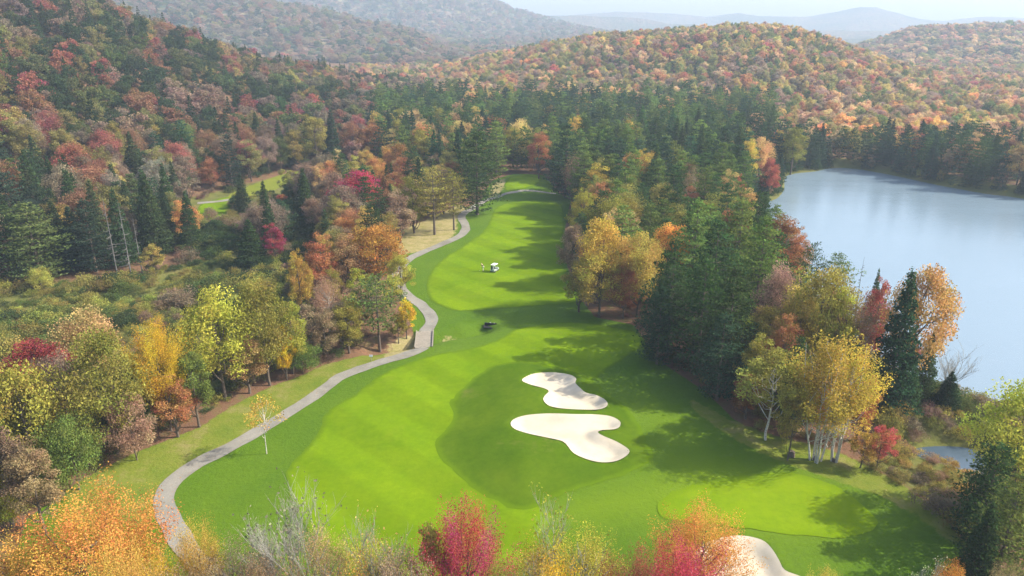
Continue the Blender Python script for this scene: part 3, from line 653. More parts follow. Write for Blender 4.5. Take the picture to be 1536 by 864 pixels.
T('flame', 10, 800, None, 10, 130, 'gold', 'lower golden tree at the left edge under the large orange maple', G)
T('flame', 285, 770, None, 10, 85, 'gold', 'small golden brown tree covering the near end of the cart path', G)
T('thin', 215, 812, None, 9, 100, 'yellow', 'low yellow tree between the large orange maple and the path end', G)
T('thin', 335, 800, None, 10, 110, 'mauve', 'dull mauve thin-leaved tree left of the grey bare tree', G)
T('bare', 425, 728, None, 14, 175, 'grey', 'tall grey bare tree with wide fine twigs left of centre', G)
T('thin', 480, 780, None, 11, 110, 'peach', 'peach orange thin-leaved tree right of the grey bare tree', G)
T('bare', 560, 750, None, 12, 110, 'peach', 'grey twiggy tree with a few peach leaves left of the crimson maple', G)
T('thin', 555, 800, None, 10, 120, 'gold', 'peach gold thin tree in front of the grey twiggy tree', G)
T('small', 645, 772, None, 11, 60, 'olive', 'narrow olive tree against the left side of the crimson maple', G)
T('flame', 692, 752, None, 13, 150, 'crimson', 'bright crimson maple at the bottom centre', G)
T('bare', 850, 738, None, 13, 150, 'olive', 'grey bare tree with tattered olive leaves right of the crimson maple', G)
T('thin', 800, 800, None, 10, 120, 'gold', 'golden olive thin tree right beside the crimson maple', G)
T('thin', 885, 785, None, 10, 130, 'yellowgreen', 'yellow-green thin tree below the bare tree with olive leaves', G)
T('flame', 962, 806, None, 13, 95, 'red', 'low red tree left of the pink-red maple at the bottom edge', G)
T('flame', 1025, 800, None, 13.5, 160, 'crimson', 'low pink-red maple below the orange maple beside the near bunker', G)
T('flame', 1060, 750, None, 10.5, 145, 'orange', 'orange maple in front of the near right bunker', G)
T('flame', 1242, 848, None, 7, 75, 'gold', 'small gold treetop at the bottom edge right of the near bunker', G)
T('bare', 1395, 826, None, 8, 70, 'grey', 'small bare tree at the bottom edge inside the right-hand shade', G)
T('flame', 1440, 836, None, 7.5, 80, 'orange', 'small orange treetop at the bottom edge near the right corner', G)
T('flame', 1520, 838, None, 7.5, 80, 'brown', 'brown and gold treetop in the bottom right corner', G)
T('thin', 385, 815, None, 11, 110, 'brown', 'brownish thin-leaved tree at the bottom edge below the grey bare tree', G)
T('thin', 600, 812, None, 12, 110, 'mauve', 'mauve twiggy tree at the bottom edge just left of the crimson maple', G)
T('thin', 755, 815, None, 12, 90, 'olive', 'olive thin tree at the bottom edge at the right foot of the crimson maple', G)
T('thin', 845, 815, None, 13, 120, 'yellow', 'yellow thin tree at the bottom edge under the tattered bare tree', G)
T('thin', 915, 822, None, 12, 90, 'rust', 'rusty thin tree at the bottom edge left of the low red tree', G)
T('flame', 165, 800, None, 14, 120, 'gold', 'gold tree at the bottom edge in front of the large orange maple', G)
T('thin', 270, 830, None, 13, 110, 'brown', 'brown and gold tree at the bottom edge below the small golden brown tree', G)
T('thin', 520, 838, None, 13, 100, 'orange', 'orange-tinged thin tree at the bottom edge under the peach orange one', G)
# right edge
G = 'trees at the right edge'
T('maple', 1500, 560, 768, 0, 135, 'yellowgreen', 'tall yellow-green tree at the right edge beside the pond', G)
T('pine', 1502, 655, None, 11, 100, 'pine', 'dark pine below the tall yellow-green tree at the right edge', G)
T('spruce', 1465, 700, 800, 0, 60, 'bluegreen', 'dark spruce just right of the pond bank', G)
T('pine', 1535, 700, None, 11, 110, 'pinegreen', 'mid green pine cut by the right edge above the corner', G)
T('spruce', 1490, 745, None, 9, 70, 'pine', 'dark green spruce above the orange treetop in the right corner', G)
T('maple', 1575, 590, 770, 0, 120, 'green', 'green tree mostly outside the right edge of the picture', G)
# birches and the edge trees of the near right side
G = 'trees along the right side of the near fairway'
T('lonebirch', 1140, 520, 660, 0, 105, 'olive', 'slender white-stemmed birch standing alone in front of the wood', G, fx=1149)
T('birch', 1210, 500, 692, 0, 118, 'palegold', 'golden birch with several white stems, left one of the pair', G, fx=1222)
T('birch', 1270, 508, 692, 0, 100, 'palegold', 'golden birch with several white stems, right one of the pair', G, fx=1252)
T('small', 1180, 580, 690, 0, 60, 'olive', 'thin olive tree close to the left birch clump', G)
T('small', 1290, 640, 702, 0, 40, 'gold', 'small gold tree just left of the little red tree', G)
T('small', 1314, 636, 704, 0, 44, 'red', 'little red tree between the birches and the pond', G)
T('spruce', 1328, 405, 615, 0, 78, 'bluegreen', 'tall dark spruce in front of the lake right of the birches', G)
T('spruce', 1352, 520, 612, 0, 50, 'pine', 'lower dark spruce at the right foot of the tall one by the lake', G)
T('spruce', 1380, 498, 600, 0, 40, 'darkgreen', 'small pointed spruce right of the peach-gold tree', G)
T('maple', 1358, 395, 590, 0, 105, 'amber', 'tall peach and gold tree standing out against the lake', G)
T('small', 1357, 500, 560, 0, 40, 'red', 'small scarlet tree between two dark spruces by the lake', G)
T('oval', 1297, 415, 560, 0, 46, 'red', 'scarlet tree just left of the tall dark lakeside spruce', G)
T('snag', 1277, 383, 500, 0, 25, 'grey', 'thin grey dead stem poking up in front of the lake', G)
T('thin', 1265, 432, 590, 0, 80, 'brown', 'brown half-bare tree left of the scarlet lakeside tree', G)
T('leafless', 1424, 515, 600, 0, 75, 'grey', 'leafless grey tree at the lake edge', G)
T('spruce', 1417, 556, 614, 0, 42, 'bluegreen', 'short dark spruce under the leafless grey lakeside tree', G)
T('maple', 1216, 398, 575, 0, 110, 'olive', 'large olive and rust tree above the golden birches', G)
T('oval', 1243, 430, 590, 0, 60, 'yellowgreen', 'yellow-green tree above the right golden birch', G)
T('maple', 1158, 396, 540, 0, 75, 'mauve', 'dusky pink-topped tree behind the big dark pines', G)
T('maple', 1190, 425, 560, 0, 70, 'gold', 'golden tree below the dusky pink-topped tree', G)
T('oval', 1140, 455, 575, 0, 62, 'olive', 'olive tree at the right edge of the dark pine mass', G)
T('oval', 1118, 560, 628, 0, 50, 'rust', 'low rusty tree left of the slender lone birch', G)
T('oval', 1165, 470, 600, 0, 60, 'rust', 'rusty orange tree left of the birches at mid height', G)
T('oval', 1130, 500, 610, 0, 55, 'olive', 'olive tree between the dark pines and the slender birch', G)
T('small', 1210, 560, 660, 0, 70, 'rust', 'low rusty tree hidden behind the left birch clump', G)
T('highpine', 1206, 363, 480, 0, 36, 'pine', 'small rounded pine against the lake, left of the other one', G)
T('highpine', 1242, 378, 490, 0, 45, 'pinegreen', 'pine with a rounded head against the lake, right of the smaller one', G)
T('spruce', 1302, 403, 500, 0, 20, 'pine', 'narrow pointed spruce tip behind the scarlet tree', G)
# the dark pine mass and the golden maples
G = 'trees on the right bank of the middle fairway'
for i_, (tx, ty, ft, wp, c_, lb) in enumerate([(1000, 362, 536, 84, 'pine', 'big dark pine at the front of the right bank'), (1045, 385, 558, 98, 'pine', 'big dark pine second from the front of the right bank'),
        (1085, 400, 582, 92, 'pine', 'broad dark pine on the right of the dark pine mass'), (1062, 330, 510, 105, 'pine', 'tall dark pine behind the front two of the right bank'),
        (1130, 325, 490, 88, 'pinegreen', 'tall mid green pine nearest the lake shore'), (1035, 300, 455, 80, 'pinegreen', 'mid green pine above the dark pine mass'),
        (1100, 300, 445, 85, 'pinegreen', 'mid green pine left of the tall lakeside pine'), (1155, 348, 470, 60, 'pine', 'dark pine touching the lake behind the dusky pink tree'),
        (985, 430, 546, 66, 'bluegreen', 'low blue-green pine beside the golden maples'), (1075, 470, 600, 80, 'bluegreen', 'low dark pine at the bottom of the dark pine mass')]):
    T('pine', tx, ty, ft, 0, wp, c_, lb, G)
for kd, tx, ty, ft, wp, c_, lb in [('maple', 900, 328, 462, 90, 'gold', 'golden maple, upper one at the fairway corner'), ('maple', 955, 350, 475, 85, 'gold', 'golden maple right beside the dark pines'),
        ('maple', 898, 378, 476, 85, 'gold', 'golden orange maple lowest at the fairway corner'), ('maple', 1002, 336, 440, 62, 'orange', 'bright orange maple behind the golden ones'),
        ('oval', 858, 336, 425, 42, 'mauve', 'grey-mauve tree on the left end of the golden maples'), ('oval', 868, 388, 468, 48, 'olive', 'olive tree on the left foot of the golden maples'),
        ('oval', 872, 284, 375, 46, 'yellowgreen', 'yellow-green tree highest along the right fairway edge'), ('maple', 915, 296, 395, 70, 'olive', 'olive gold maple above the golden maples'),
        ('maple', 935, 395, 478, 60, 'rust', 'rusty gold tree at the foot of the golden maples'), ('oval', 940, 318, 410, 50, 'peach', 'pale peach tree between golden and olive maples'),
        ('maple', 943, 232, 310, 55, 'rust', 'round rusty tree alone in the dark pines'), ('oval', 975, 240, 315, 34, 'yellowgreen', 'yellow-green tree right of the round rusty tree')]:
    T(kd, tx, ty, ft, 0, wp, c_, lb, G)
G = 'trees along the lake shore behind the pines'
for kd, tx, ty, ft, wp, c_, lb in [('oval', 1150, 236, 300, 34, 'red', 'bright pink-red tree on the lake corner'), ('maple', 1135, 206, 275, 46, 'peach', 'peach tree above the pink-red tree on the lake corner'),
        ('oval', 1104, 262, 330, 26, 'red', 'small red tree in the green pines near the lake'), ('oval', 1085, 255, 345, 40, 'peach', 'salmon tree left of the small red one near the lake'),
        ('oval', 1185, 190, 262, 40, 'olive', 'olive tree above the bend of the lake shore')]:
    T(kd, tx, ty, ft, 0, wp, c_, lb, G)
# middle: around the far end of the fairway and left of the path
G = 'trees beside the cart path'
for kd, tx, ty, ft, wp, c_, lb in [('pine', 716, 197, 322, 78, 'pine', 'large dark pine on the left of the far fairway end'), ('pine', 848, 186, 296, 66, 'bluegreen', 'large dark pine on the right of the far fairway end'),
        ('oval', 808, 198, 268, 36, 'rust', 'slim rusty gold tree behind the far green'), ('highpine', 652, 252, 352, 58, 'olive', 'olive-yellow tree with bare dark trunk beside the far path bend'),
        ('highpine', 681, 258, 345, 42, 'olive', 'slimmer olive-yellow tree right beside the far path bend'), ('oval', 622, 262, 350, 50, 'olive', 'olive tree left of the bare-trunked pair'),
        ('maple', 546, 256, 335, 78, 'crimson', 'wide pink-crimson maple left of the upper fairway'), ('oval', 600, 285, 365, 50, 'mauve', 'mauve pink tree right of the pink-crimson maple'),
        ('maple', 568, 337, 432, 85, 'orange', 'orange maple left of the middle path'), ('oval', 602, 380, 450, 40, 'yellowgreen', 'yellow-green tree touching the middle path'),
        ('oval', 525, 350, 440, 55, 'peach', 'pale orange tree left of the orange maple'), ('highpine', 570, 413, 527, 68, 'pinegreen', 'slim green pine standing in front beside the wooden bridge'),
        ('oval', 455, 375, 475, 40, 'gold', 'pale gold birch-like tree at the marsh edge'), ('oval', 485, 350, 450, 55, 'rust', 'rusty tree behind the pale gold one at the marsh edge'),
        ('thin', 497, 412, 500, 60, 'mauve', 'thin mauve-brown tree left of the slim green pine'), ('small', 610, 448, 508, 34, 'yellow', 'small yellow tree beside the path above the bridge'),
        ('oval', 525, 455, 530, 55, 'olive', 'olive tree left foot of the slim green pine'), ('oval', 490, 465, 540, 50, 'brown', 'brownish tree left of the olive one near the bridge'),
        ('small', 598, 470, 515, 36, 'olive', 'low olive tree right of the slim green pine')]:
    T(kd, tx, ty, ft, 0, wp, c_, lb, G)
T('sapling', 399, 590, 681, 0, 62, 'gold', 'young white-stemmed birch with few yellow leaves beside the path')
G = 'trees between the marsh and the near path'
for kd, tx, ty, ft, wp, c_, lb in [('maple', 405, 413, 578, 88, 'olive', 'tall olive green tree at the right end of the near left trees'), ('maple', 338, 430, 600, 130, 'yellowgreen', 'large rounded yellow-green tree left of the tall olive one'),
        ('flame', 258, 474, 645, 92, 'yellow', 'bright yellow maple in the near left trees'), ('maple', 178, 490, 680, 125, 'olive', 'olive tree left of the bright yellow maple'),
        ('maple', 148, 462, 600, 110, 'peach', 'peach-topped tree behind the olive one left of the yellow maple'), ('maple', 70, 508, 640, 120, 'darkcrimson', 'dark crimson tree behind the olive trees at the left'),
        ('maple', 108, 528, 660, 90, 'mauve', 'dull pink tree right beside the dark crimson one'), ('bushy', 58, 540, 715, 150, 'olive', 'wide olive tree nearest the left edge in front of the crimson one'),
        ('oval', 440, 452, 560, 62, 'yellowgreen', 'yellow-green tree between the tall olive tree and the bushes'), ('oval', 268, 560, 655, 62, 'rust', 'rusty low tree at the foot of the bright yellow maple'),
        ('oval', 300, 520, 640, 60, 'green', 'green tree at the right foot of the bright yellow maple'), ('oval', 375, 500, 590, 60, 'peach', 'small peach tree below the large rounded yellow-green one'),
        ('oval', 430, 490, 570, 34, 'yellow', 'narrow yellow tree below the tall olive green tree'), ('bushy', 205, 590, 690, 70, 'mauve', 'dull reddish low tree at the foot of the olive trees'),
        ('oval', 20, 625, 790, 90, 'mauve', 'mauve-brown tree at the left edge above the large orange maple'), ('bushy', 118, 620, 735, 90, 'green', 'green low tree in front of the wide olive one'),
        ('oval', 70, 660, 800, 80, 'brown', 'brown tree right above the large orange maple'), ('oval', -25, 560, 740, 100, 'green', 'green tree cut by the left edge below the crimson one'),
        ('bushy', 455, 515, 560, 62, 'green', 'dark green bush tree at the path side right of the tall olive tree'), ('bushy', 10, 700, 800, 60, 'yellowgreen', 'small yellow-green tree at the left edge above the orange maple')]:
    T(kd, tx, ty, ft, 0, wp, c_, lb, G)
G = 'trees at the back of the left marsh'
for kd, tx, ty, ft, wp, c_, lb in [('pine', 62, 300, 420, 95, 'pinegreen', 'broad green pine at the back of the marsh'), ('pine', 15, 300, 425, 90, 'pine', 'dark pine at the left edge behind the marsh'),
        ('snag', 176, 292, 412, 40, 'grey', 'grey dead tree, left one of the three at the back of the marsh'), ('snag', 198, 300, 418, 42, 'grey', 'grey dead tree, middle one of the three at the back of the marsh'),
        ('snag', 214, 326, 412, 32, 'grey', 'grey dead tree, shortest and right one of the three behind the marsh'), ('small', 233, 366, 414, 36, 'gold', 'small gold tree right of the grey dead trees'),
        ('bushy', 64, 400, 438, 34, 'yellowgreen', 'low round yellow-green tree under the broad green pine'), ('oval', 284, 298, 366, 44, 'orange', 'orange tree in front of the small left green'),
        ('oval', 414, 335, 395, 34, 'crimson', 'slim dark red tree at the marsh head'), ('spruce', 380, 330, 400, 50, 'pine', 'dark spruce left of the slim dark red tree'),
        ('spruce', 237, 290, 370, 50, 'pinegreen', 'green spruce left of the orange tree by the small green'), ('spruce', 120, 310, 405, 55, 'bluegreen', 'blue-green spruce left of the grey dead trees'),
        ('oval', 475, 172, 252, 46, 'gold', 'tall gold and orange tree above the left upper green'), ('oval', 445, 195, 255, 40, 'olive', 'olive gold tree left of the tall gold one above the upper green'),
        ('spruce', 503, 165, 256, 30, 'bluegreen', 'narrow dark spruce right of the tall gold tree')]:
    T(kd, tx, ty, ft, 0, wp, c_, lb, G)

# ------------------------------------------------------------------ woods filled in: nearest trees as things, the rest as one mass
VIEWS = [[(306, 322), (310, 305), (342, 301), (338, 314)], [(365, 294), (405, 275), (440, 266), (400, 283)], [(520, 250), (552, 249), (552, 254), (520, 255)], [(740, 292), (765, 270), (808, 270), (828, 290)]]
def inpoly(px, py, P): return poly_sd(px, py, np.array(P, float)) < 0
FILL = []   # (r, x, y, kind, colour, area)
avoid = [golf_P, lake_P, pond_P, f2a, f2b]
def fill(area, P, spacing, mix, hr=(9, 14), seed=0, box=None):
    R = np.random.default_rng(100 + seed)
    W = flat([(p[0], max(p[1], 60)) for p in P]) if box is None else None
    if box: x0, x1, y0, y1 = box
    else: x0, x1 = W[:, 0].min(), W[:, 0].max(); y0, y1 = W[:, 1].min() - 10, min(W[:, 1].max(), 700) + 10
    X, Y = np.meshgrid(np.arange(x0, x1, spacing), np.arange(y0, y1, spacing)); X = X.ravel(); Y = Y.ravel()
    X = X + R.uniform(-.42, .42, len(X)) * spacing; Y = Y + R.uniform(-.42, .42, len(Y)) * spacing
    Z = height(X, Y); px, py, d = project(X, Y, Z); ok = inpoly(px, py, P) & (d > 5)
    for A in avoid: ok &= sd_box(X, Y, A, 6) > 1.6
    ok &= sd_box(X, Y, path_C, 8, closed=False) > 3.0
    X, Y, Z, px, py, d = (a[ok] for a in (X, Y, Z, px, py, d))
    pr = np.array([m_[2] for m_ in mix], float); pr /= pr.sum()
    # colours gather in patches: choose by noise as well as by chance
    for x, y, z_, u_, v_, d_ in zip(X, Y, Z, px, py, d):
        if any((x - a) ** 2 + (y - b_) ** 2 < (c_ * 0.62 + 1.2) ** 2 for a, b_, c_ in NEARP(x, y)): continue
        q = (0.5 + 0.62 * float(vnoise(x, y, 16, seed + 40)) + R.normal(0, 0.22)) % 1.0
        k = int(np.searchsorted(np.cumsum(pr), min(q, 0.9999))); k = min(k, len(mix) - 1)
        kd, c_, _ = mix[k]; h = R.uniform(*hr) * (1.15 if kd in ('pine', 'spruce', 'highpine') else 1.0)
        w_ = h * {'pine': 0.5, 'spruce': 0.38, 'highpine': 0.42, 'oval': 0.55, 'maple': 0.72, 'small': 0.6, 'thin': 0.65, 'bushy': 0.9, 'bare': 0.6, 'flame': 0.7}[kd] * R.uniform(0.85, 1.2)
        if kd == 'small': h *= 0.7; w_ *= 0.8
        if kd == 'bushy': h *= 0.5; w_ *= 0.7
        tx, ty, _d = project(x, y, z_ + h); bx_, by_, _d2 = project(x, y, z_); hw = w_ * 0.42 * F / float(_d)
        qx = np.array([float(tx) + k_ * hw for k_ in (-1, -.5, 0, .5, 1) for _ in range(6)]); qy = np.array([float(ty) + (float(by_) - float(ty)) * j_ for _ in range(5) for j_ in (0, .2, .4, .6, .8, 1)])
        if any(inpoly(qx, qy, V_).any() for V_ in VIEWS):
            kd, h, w_ = 'small', 4.2, 3.6; tx, ty, _d = project(x, y, z_ + h); hw = 1.5 * F / float(_d)
            qx = np.array([float(tx) + k_ * hw for k_ in (-1, 0, 1) for _ in range(4)]); qy = np.array([float(ty) + (float(by_) - float(ty)) * j_ for _ in range(3) for j_ in (0, .33, .66, 1)])
            if any(inpoly(qx, qy, V_).any() for V_ in VIEWS): continue
        if tx < -60 or tx > 1600: continue
        FILL.append((float(math.hypot(x, y)), x, y, h, w_, kd, c_, area, float(tx), float(ty)))
def NEARP(x, y): return [p for p in PLANTED if abs(p[0] - x) < 9 and abs(p[1] - y) < 9]
mix_mid = [('spruce', 'pine', 3), ('pine', 'bluegreen', 2.5), ('maple', 'mauve', 1.6), ('spruce', 'darkgreen', 2), ('oval', 'olive', 2), ('maple', 'rust', 1.2), ('oval', 'brown', 1.5), ('pine', 'pinegreen', 2), ('oval', 'gold', .8), ('maple', 'red', .3), ('oval', 'grey', .8)]
mix_slope = [('spruce', 'pine', 2.2), ('maple', 'rust', 2), ('oval', 'darkgreen', 2), ('maple', 'mauve', 2), ('pine', 'bluegreen', 1.6), ('oval', 'olive', 1.6), ('maple', 'red', .6), ('oval', 'gold', 1), ('oval', 'brown', 1.3), ('maple', 'green', 1.6)]
mix_stand = [('pine', 'pinegreen', 6), ('pine', 'pine', 3), ('spruce', 'darkgreen', 2), ('pine', 'bluegreen', 2), ('oval', 'gold', .7), ('oval', 'peach', .5)]
mix_right = [('pine', 'pine', 3), ('maple', 'olive', 1.6), ('oval', 'rust', .5), ('pine', 'pinegreen', 4), ('oval', 'gold', .6), ('thin', 'brown', .5), ('oval', 'peach', .7)]
mix_shore = [('spruce', 'bluegreen', 1.5), ('spruce', 'pine', 1.5), ('pine', 'bluegreen', 4), ('pine', 'pine', 2), ('oval', 'olive', .8), ('oval', 'gold', .7), ('oval', 'peach', .6), ('maple', 'rust', .5)]
fill('in the dark wood behind the marsh', [(-80, 425), (150, 412), (270, 385), (270, 345), (150, 330), (-80, 335)], 5.6, mix_mid, (10, 15), 1)
fill('in the wood above the grey dead trees', [(-80, 335), (150, 330), (270, 345), (285, 300), (150, 280), (-80, 285)], 6.0, mix_mid, (9, 14), 2)
fill('at the marsh head', [(270, 385), (440, 392), (470, 350), (480, 290), (420, 290), (350, 312), (330, 340), (270, 345)], 5.6, mix_mid, (8, 12), 3)
fill('round the pink-crimson maple', [(470, 440), (600, 440), (600, 375), (640, 335), (690, 318), (700, 280), (560, 262), (480, 285), (470, 350)], 5.6, [('oval', 'olive', 2), ('maple', 'rust', 1.5), ('pine', 'pine', 1.5), ('oval', 'gold', 1.2), ('maple', 'mauve', 1.5), ('maple', 'orange', 1), ('oval', 'peach', 1), ('spruce', 'pine', 1.4)], (8, 12), 4)
fill('left of the bridge', [(455, 545), (585, 522), (598, 470), (595, 445), (470, 445)], 4.6, [('small', 'olive', 2), ('small', 'brown', 1.5), ('oval', 'olive', 1.5), ('small', 'yellowgreen', 1), ('small', 'mauve', 1)], (7, 9.5), 5)
fill('in the near left trees', [(-60, 800), (60, 780), (140, 710), (215, 672), (300, 638), (395, 580), (455, 560), (400, 545), (300, 570), (200, 600), (80, 650), (-60, 700)], 4.8, [('oval', 'olive', 2), ('small', 'green', 1.6), ('small', 'rust', 1), ('bushy', 'olive', 1.2), ('small', 'mauve', 1), ('small', 'gold', .8)], (6, 9.5), 6)
fill('at the left hillside foot', [(-80, 285), (150, 280), (285, 300), (350, 285), (470, 248), (560, 246), (560, 225), (300, 235), (-80, 245)], 6.4, mix_slope, (9, 14), 7)
fill('in pines left of the far green', [(560, 246), (560, 225), (640, 205), (800, 228), (820, 262), (765, 262), (735, 276), (720, 296), (690, 300), (640, 280)], 6.0, [('pine', 'pine', 3), ('pine', 'pinegreen', 2), ('spruce', 'bluegreen', 2), ('maple', 'peach', 1.2), ('oval', 'olive', 1), ('maple', 'rust', .8)], (11, 15), 8)
fill('in pines right of the far green', [(812, 262), (820, 235), (1110, 235), (1125, 300), (1100, 330), (860, 330), (838, 292)], 6.2, mix_stand, (11, 16), 9)
fill('in the wood on the right bank', [(850, 300), (1128, 300), (1135, 350), (1170, 400), (1200, 440), (1060, 460), (960, 480), (892, 474), (862, 436), (850, 380)], 6.0, mix_right, (9, 14), 10)
fill('in the dark pine mass of the right bank', [(972, 515), (960, 480), (1060, 450), (1120, 440), (1125, 620), (1105, 625), (1065, 588), (1005, 548)], 6.0, [('pine', 'pine', 3), ('pine', 'bluegreen', 2), ('spruce', 'pine', 1)], (7, 10), 16)
fill('in the wood behind the birches', [(1120, 440), (1200, 440), (1260, 492), (1330, 550), (1385, 592), (1320, 640), (1290, 690), (1200, 684), (1165, 662), (1125, 640)], 5.4, [('maple', 'olive', 2), ('oval', 'rust', 1.4), ('pine', 'pine', 2), ('small', 'yellowgreen', 1), ('oval', 'gold', 1), ('thin', 'brown', 1), ('small', 'green', 1.4)], (7, 11.5), 11)
fill('on the far lake shore', [(1160, 263), (1222, 255), (1246, 250), (1282, 251), (1340, 261), (1400, 274), (1470, 287), (1536, 296), (1600, 305), (1600, 255), (1400, 235), (1160, 235)], 5.6, mix_shore, (10, 13.5), 12)
R_ = np.random.default_rng(77)
for k_ in range(0, len(lake_P)):
    a_, b_ = lake_P[k_], lake_P[(k_ + 1) % len(lake_P)]; e_ = b_ - a_; L_ = np.linalg.norm(e_)
    for q_ in range(2):
        c_ = a_ + e_ * R_.random(); nrm_ = np.array([e_[1], -e_[0]]) / L_
        if float(poly_sd(np.array([c_[0] + nrm_[0]]), np.array([c_[1] + nrm_[1]]), lake_P)[0]) < 0: nrm_ = -nrm_
        c_ = c_ + nrm_ * R_.uniform(0.8, 4.0); px_, py_, d_ = project(c_[0], c_[1], LAKE_Z)
        if d_ < 170 or px_ > 1620 or px_ < 1100: continue
        kd, cc_ = [('spruce', 'bluegreen'), ('spruce', 'pine'), ('spruce', 'darkgreen'), ('oval', 'olive'), ('pine', 'bluegreen'), ('small', 'brown')][R_.integers(6)]
        h = R_.uniform(5.5, 10) * (0.6 if kd in ('oval', 'small') else 1); FILL.append((float(np.hypot(*c_)), c_[0], c_[1], h, h * 0.5, kd, cc_, 'at the water line of the lake', float(px_), float(py_)))
NEARFILL = list(FILL); FILL.clear()
# farther woods, all of it mass
mix_M = [('maple', 'orange', .7), ('maple', 'peach', 2.0), ('oval', 'olive', 3.8), ('maple', 'rust', 1.8), ('oval', 'gold', 2.4), ('maple', 'mauve', 1.4), ('spruce', 'bluegreen', 1.0), ('oval', 'green', 2.6), ('maple', 'brown', 2.0), ('maple', 'red', .25)]
mix_L = [('spruce', 'pine', 3), ('oval', 'darkgreen', 5), ('maple', 'rust', 1.4), ('maple', 'green', 2.4), ('maple', 'mauve', 1.6), ('maple', 'red', .55), ('oval', 'olive', 1.9), ('oval', 'gold', 0.8), ('maple', 'brown', 2.0)]
fill('L', [(-80, 245), (300, 235), (560, 225), (640, 205), (645, 120), (600, 60), (300, -60), (100, -200), (-80, -200)], 7.0, mix_L, (9, 14), 13, box=(-420, -10, 180, 520))
fill('stand', [(560, 240), (640, 205), (800, 229), (820, 236), (1115, 236), (1160, 236), (1150, 178), (640, 165), (560, 180)], 6.4, mix_stand, (11, 16), 14, box=(-110, 160, 215, 400))
fill('M', [(540, 180), (640, 166), (1150, 178), (1160, 236), (1400, 236), (1600, 256), (1600, 40), (1200, -30), (500, -30)], 6.0, mix_M, (7, 12), 15, box=(-170, 640, 270, 760))
FARFILL = list(FILL); FILL.clear()
# drop what the picture cannot show far behind crests: keep as is, cheap instances

CONIFER = ('pine', 'spruce', 'highpine')
cap = {'pine_tree': 150, 'spruce_tree': 120, 'broadleaf_tree': 190, 'maple_tree': 130}
have = {}
for o in COL.objects:
    if o.get('category'): have[o.name.split('.')[0]] = have.get(o.name.split('.')[0], 0) + 1
NEARFILL.sort(key=lambda t: t[0] / (t[3]))
chosen = []
for t in NEARFILL:
    nm = NAMES[t[5]]
    if have.get(nm, 0) < cap.get(nm, 200): have[nm] = have.get(nm, 0) + 1; chosen.append(t)
    else: FARFILL.append(t)
ORD = ['', 'second', 'third', 'fourth', 'fifth', 'sixth', 'seventh', 'eighth', 'ninth', 'tenth', 'eleventh', 'twelfth', 'thirteenth', 'fourteenth', 'fifteenth', 'sixteenth', 'seventeenth', 'eighteenth', 'nineteenth', 'twentieth']
groups = {}
for t in chosen: groups.setdefault((t[7], t[6], NAMES[t[5]]), []).append(t)
for (area, colour, nm), ts in groups.items():
    ts.sort(key=lambda t: t[8]); cw = WORD.get(colour, colour); kw = {'broadleaf_tree': 'leafy tree'}.get(nm, CATS[nm].replace(' tree', ''))
    for k, t in enumerate(ts):
        if len(ts) == 1: lb = f'the only {cw} {kw} {area}'
        elif k == 0: lb = f'{cw} {kw} farthest left of its colour {area}'
        elif k == len(ts) - 1: lb = f'{cw} {kw} farthest right of its colour {area}'
        elif k < len(ORD): lb = f'{cw} {kw}, {ORD[k]} of its colour from the left {area}'
        else: lb = f'{cw} {kw}, number {k + 1} of its colour from the left {area}'
        wds = lb.split()
        if len(wds) > 16: lb = lb.replace(' of its colour', '').replace('from the left', 'from left')
        plant(t[5], t[1], t[2], t[3], t[4], colour, lb, 'trees ' + area)

# ------------------------------------------------------------------ masses by geometry nodes
def low_protos():
    c = bpy.data.collections.new('far_tree_shapes'); k = 0; idx = {}
    def put(name, me):
        nonlocal k
        o = bpy.data.objects.new('%03d_%s' % (k, name), me); c.objects.link(o); k += 1; return k - 1
    idx['b'] = []; idx['c'] = []; idx['p'] = []; idx['s'] = []
    for i in range(5):
        cr, _ = broadleaf(900 + i, h=12, w=9, leaves=3000, size=0.5, clumps=46, base=0.05, m=M_LEAFI); idx['b'].append(put('broadleaf', cr))
    for i in range(3):
        cr, _ = conifer(950 + i, h=16, w=6.5, tufts=26, size=0.7, whorl=0.9, m=M_LEAFI); idx['c'].append(put('spruce', cr))
    for i in range(3):
        cr, _ = conifer(970 + i, h=17, w=9, style='pine', tufts=36, size=0.7, whorl=0.95, base=0.1, m=M_LEAFI, nb=7); idx['p'].append(put('pine', cr))
    for i in range(4):
        cr, _ = broadleaf(990 + i, h=2.4, w=4.0, leaves=1300, size=0.2, clumps=30, base=0.0, m=M_LEAFI, spread=1.2); idx['s'].append(put('shrub', cr))
    return c, idx
LOWC, LOWI = low_protos()
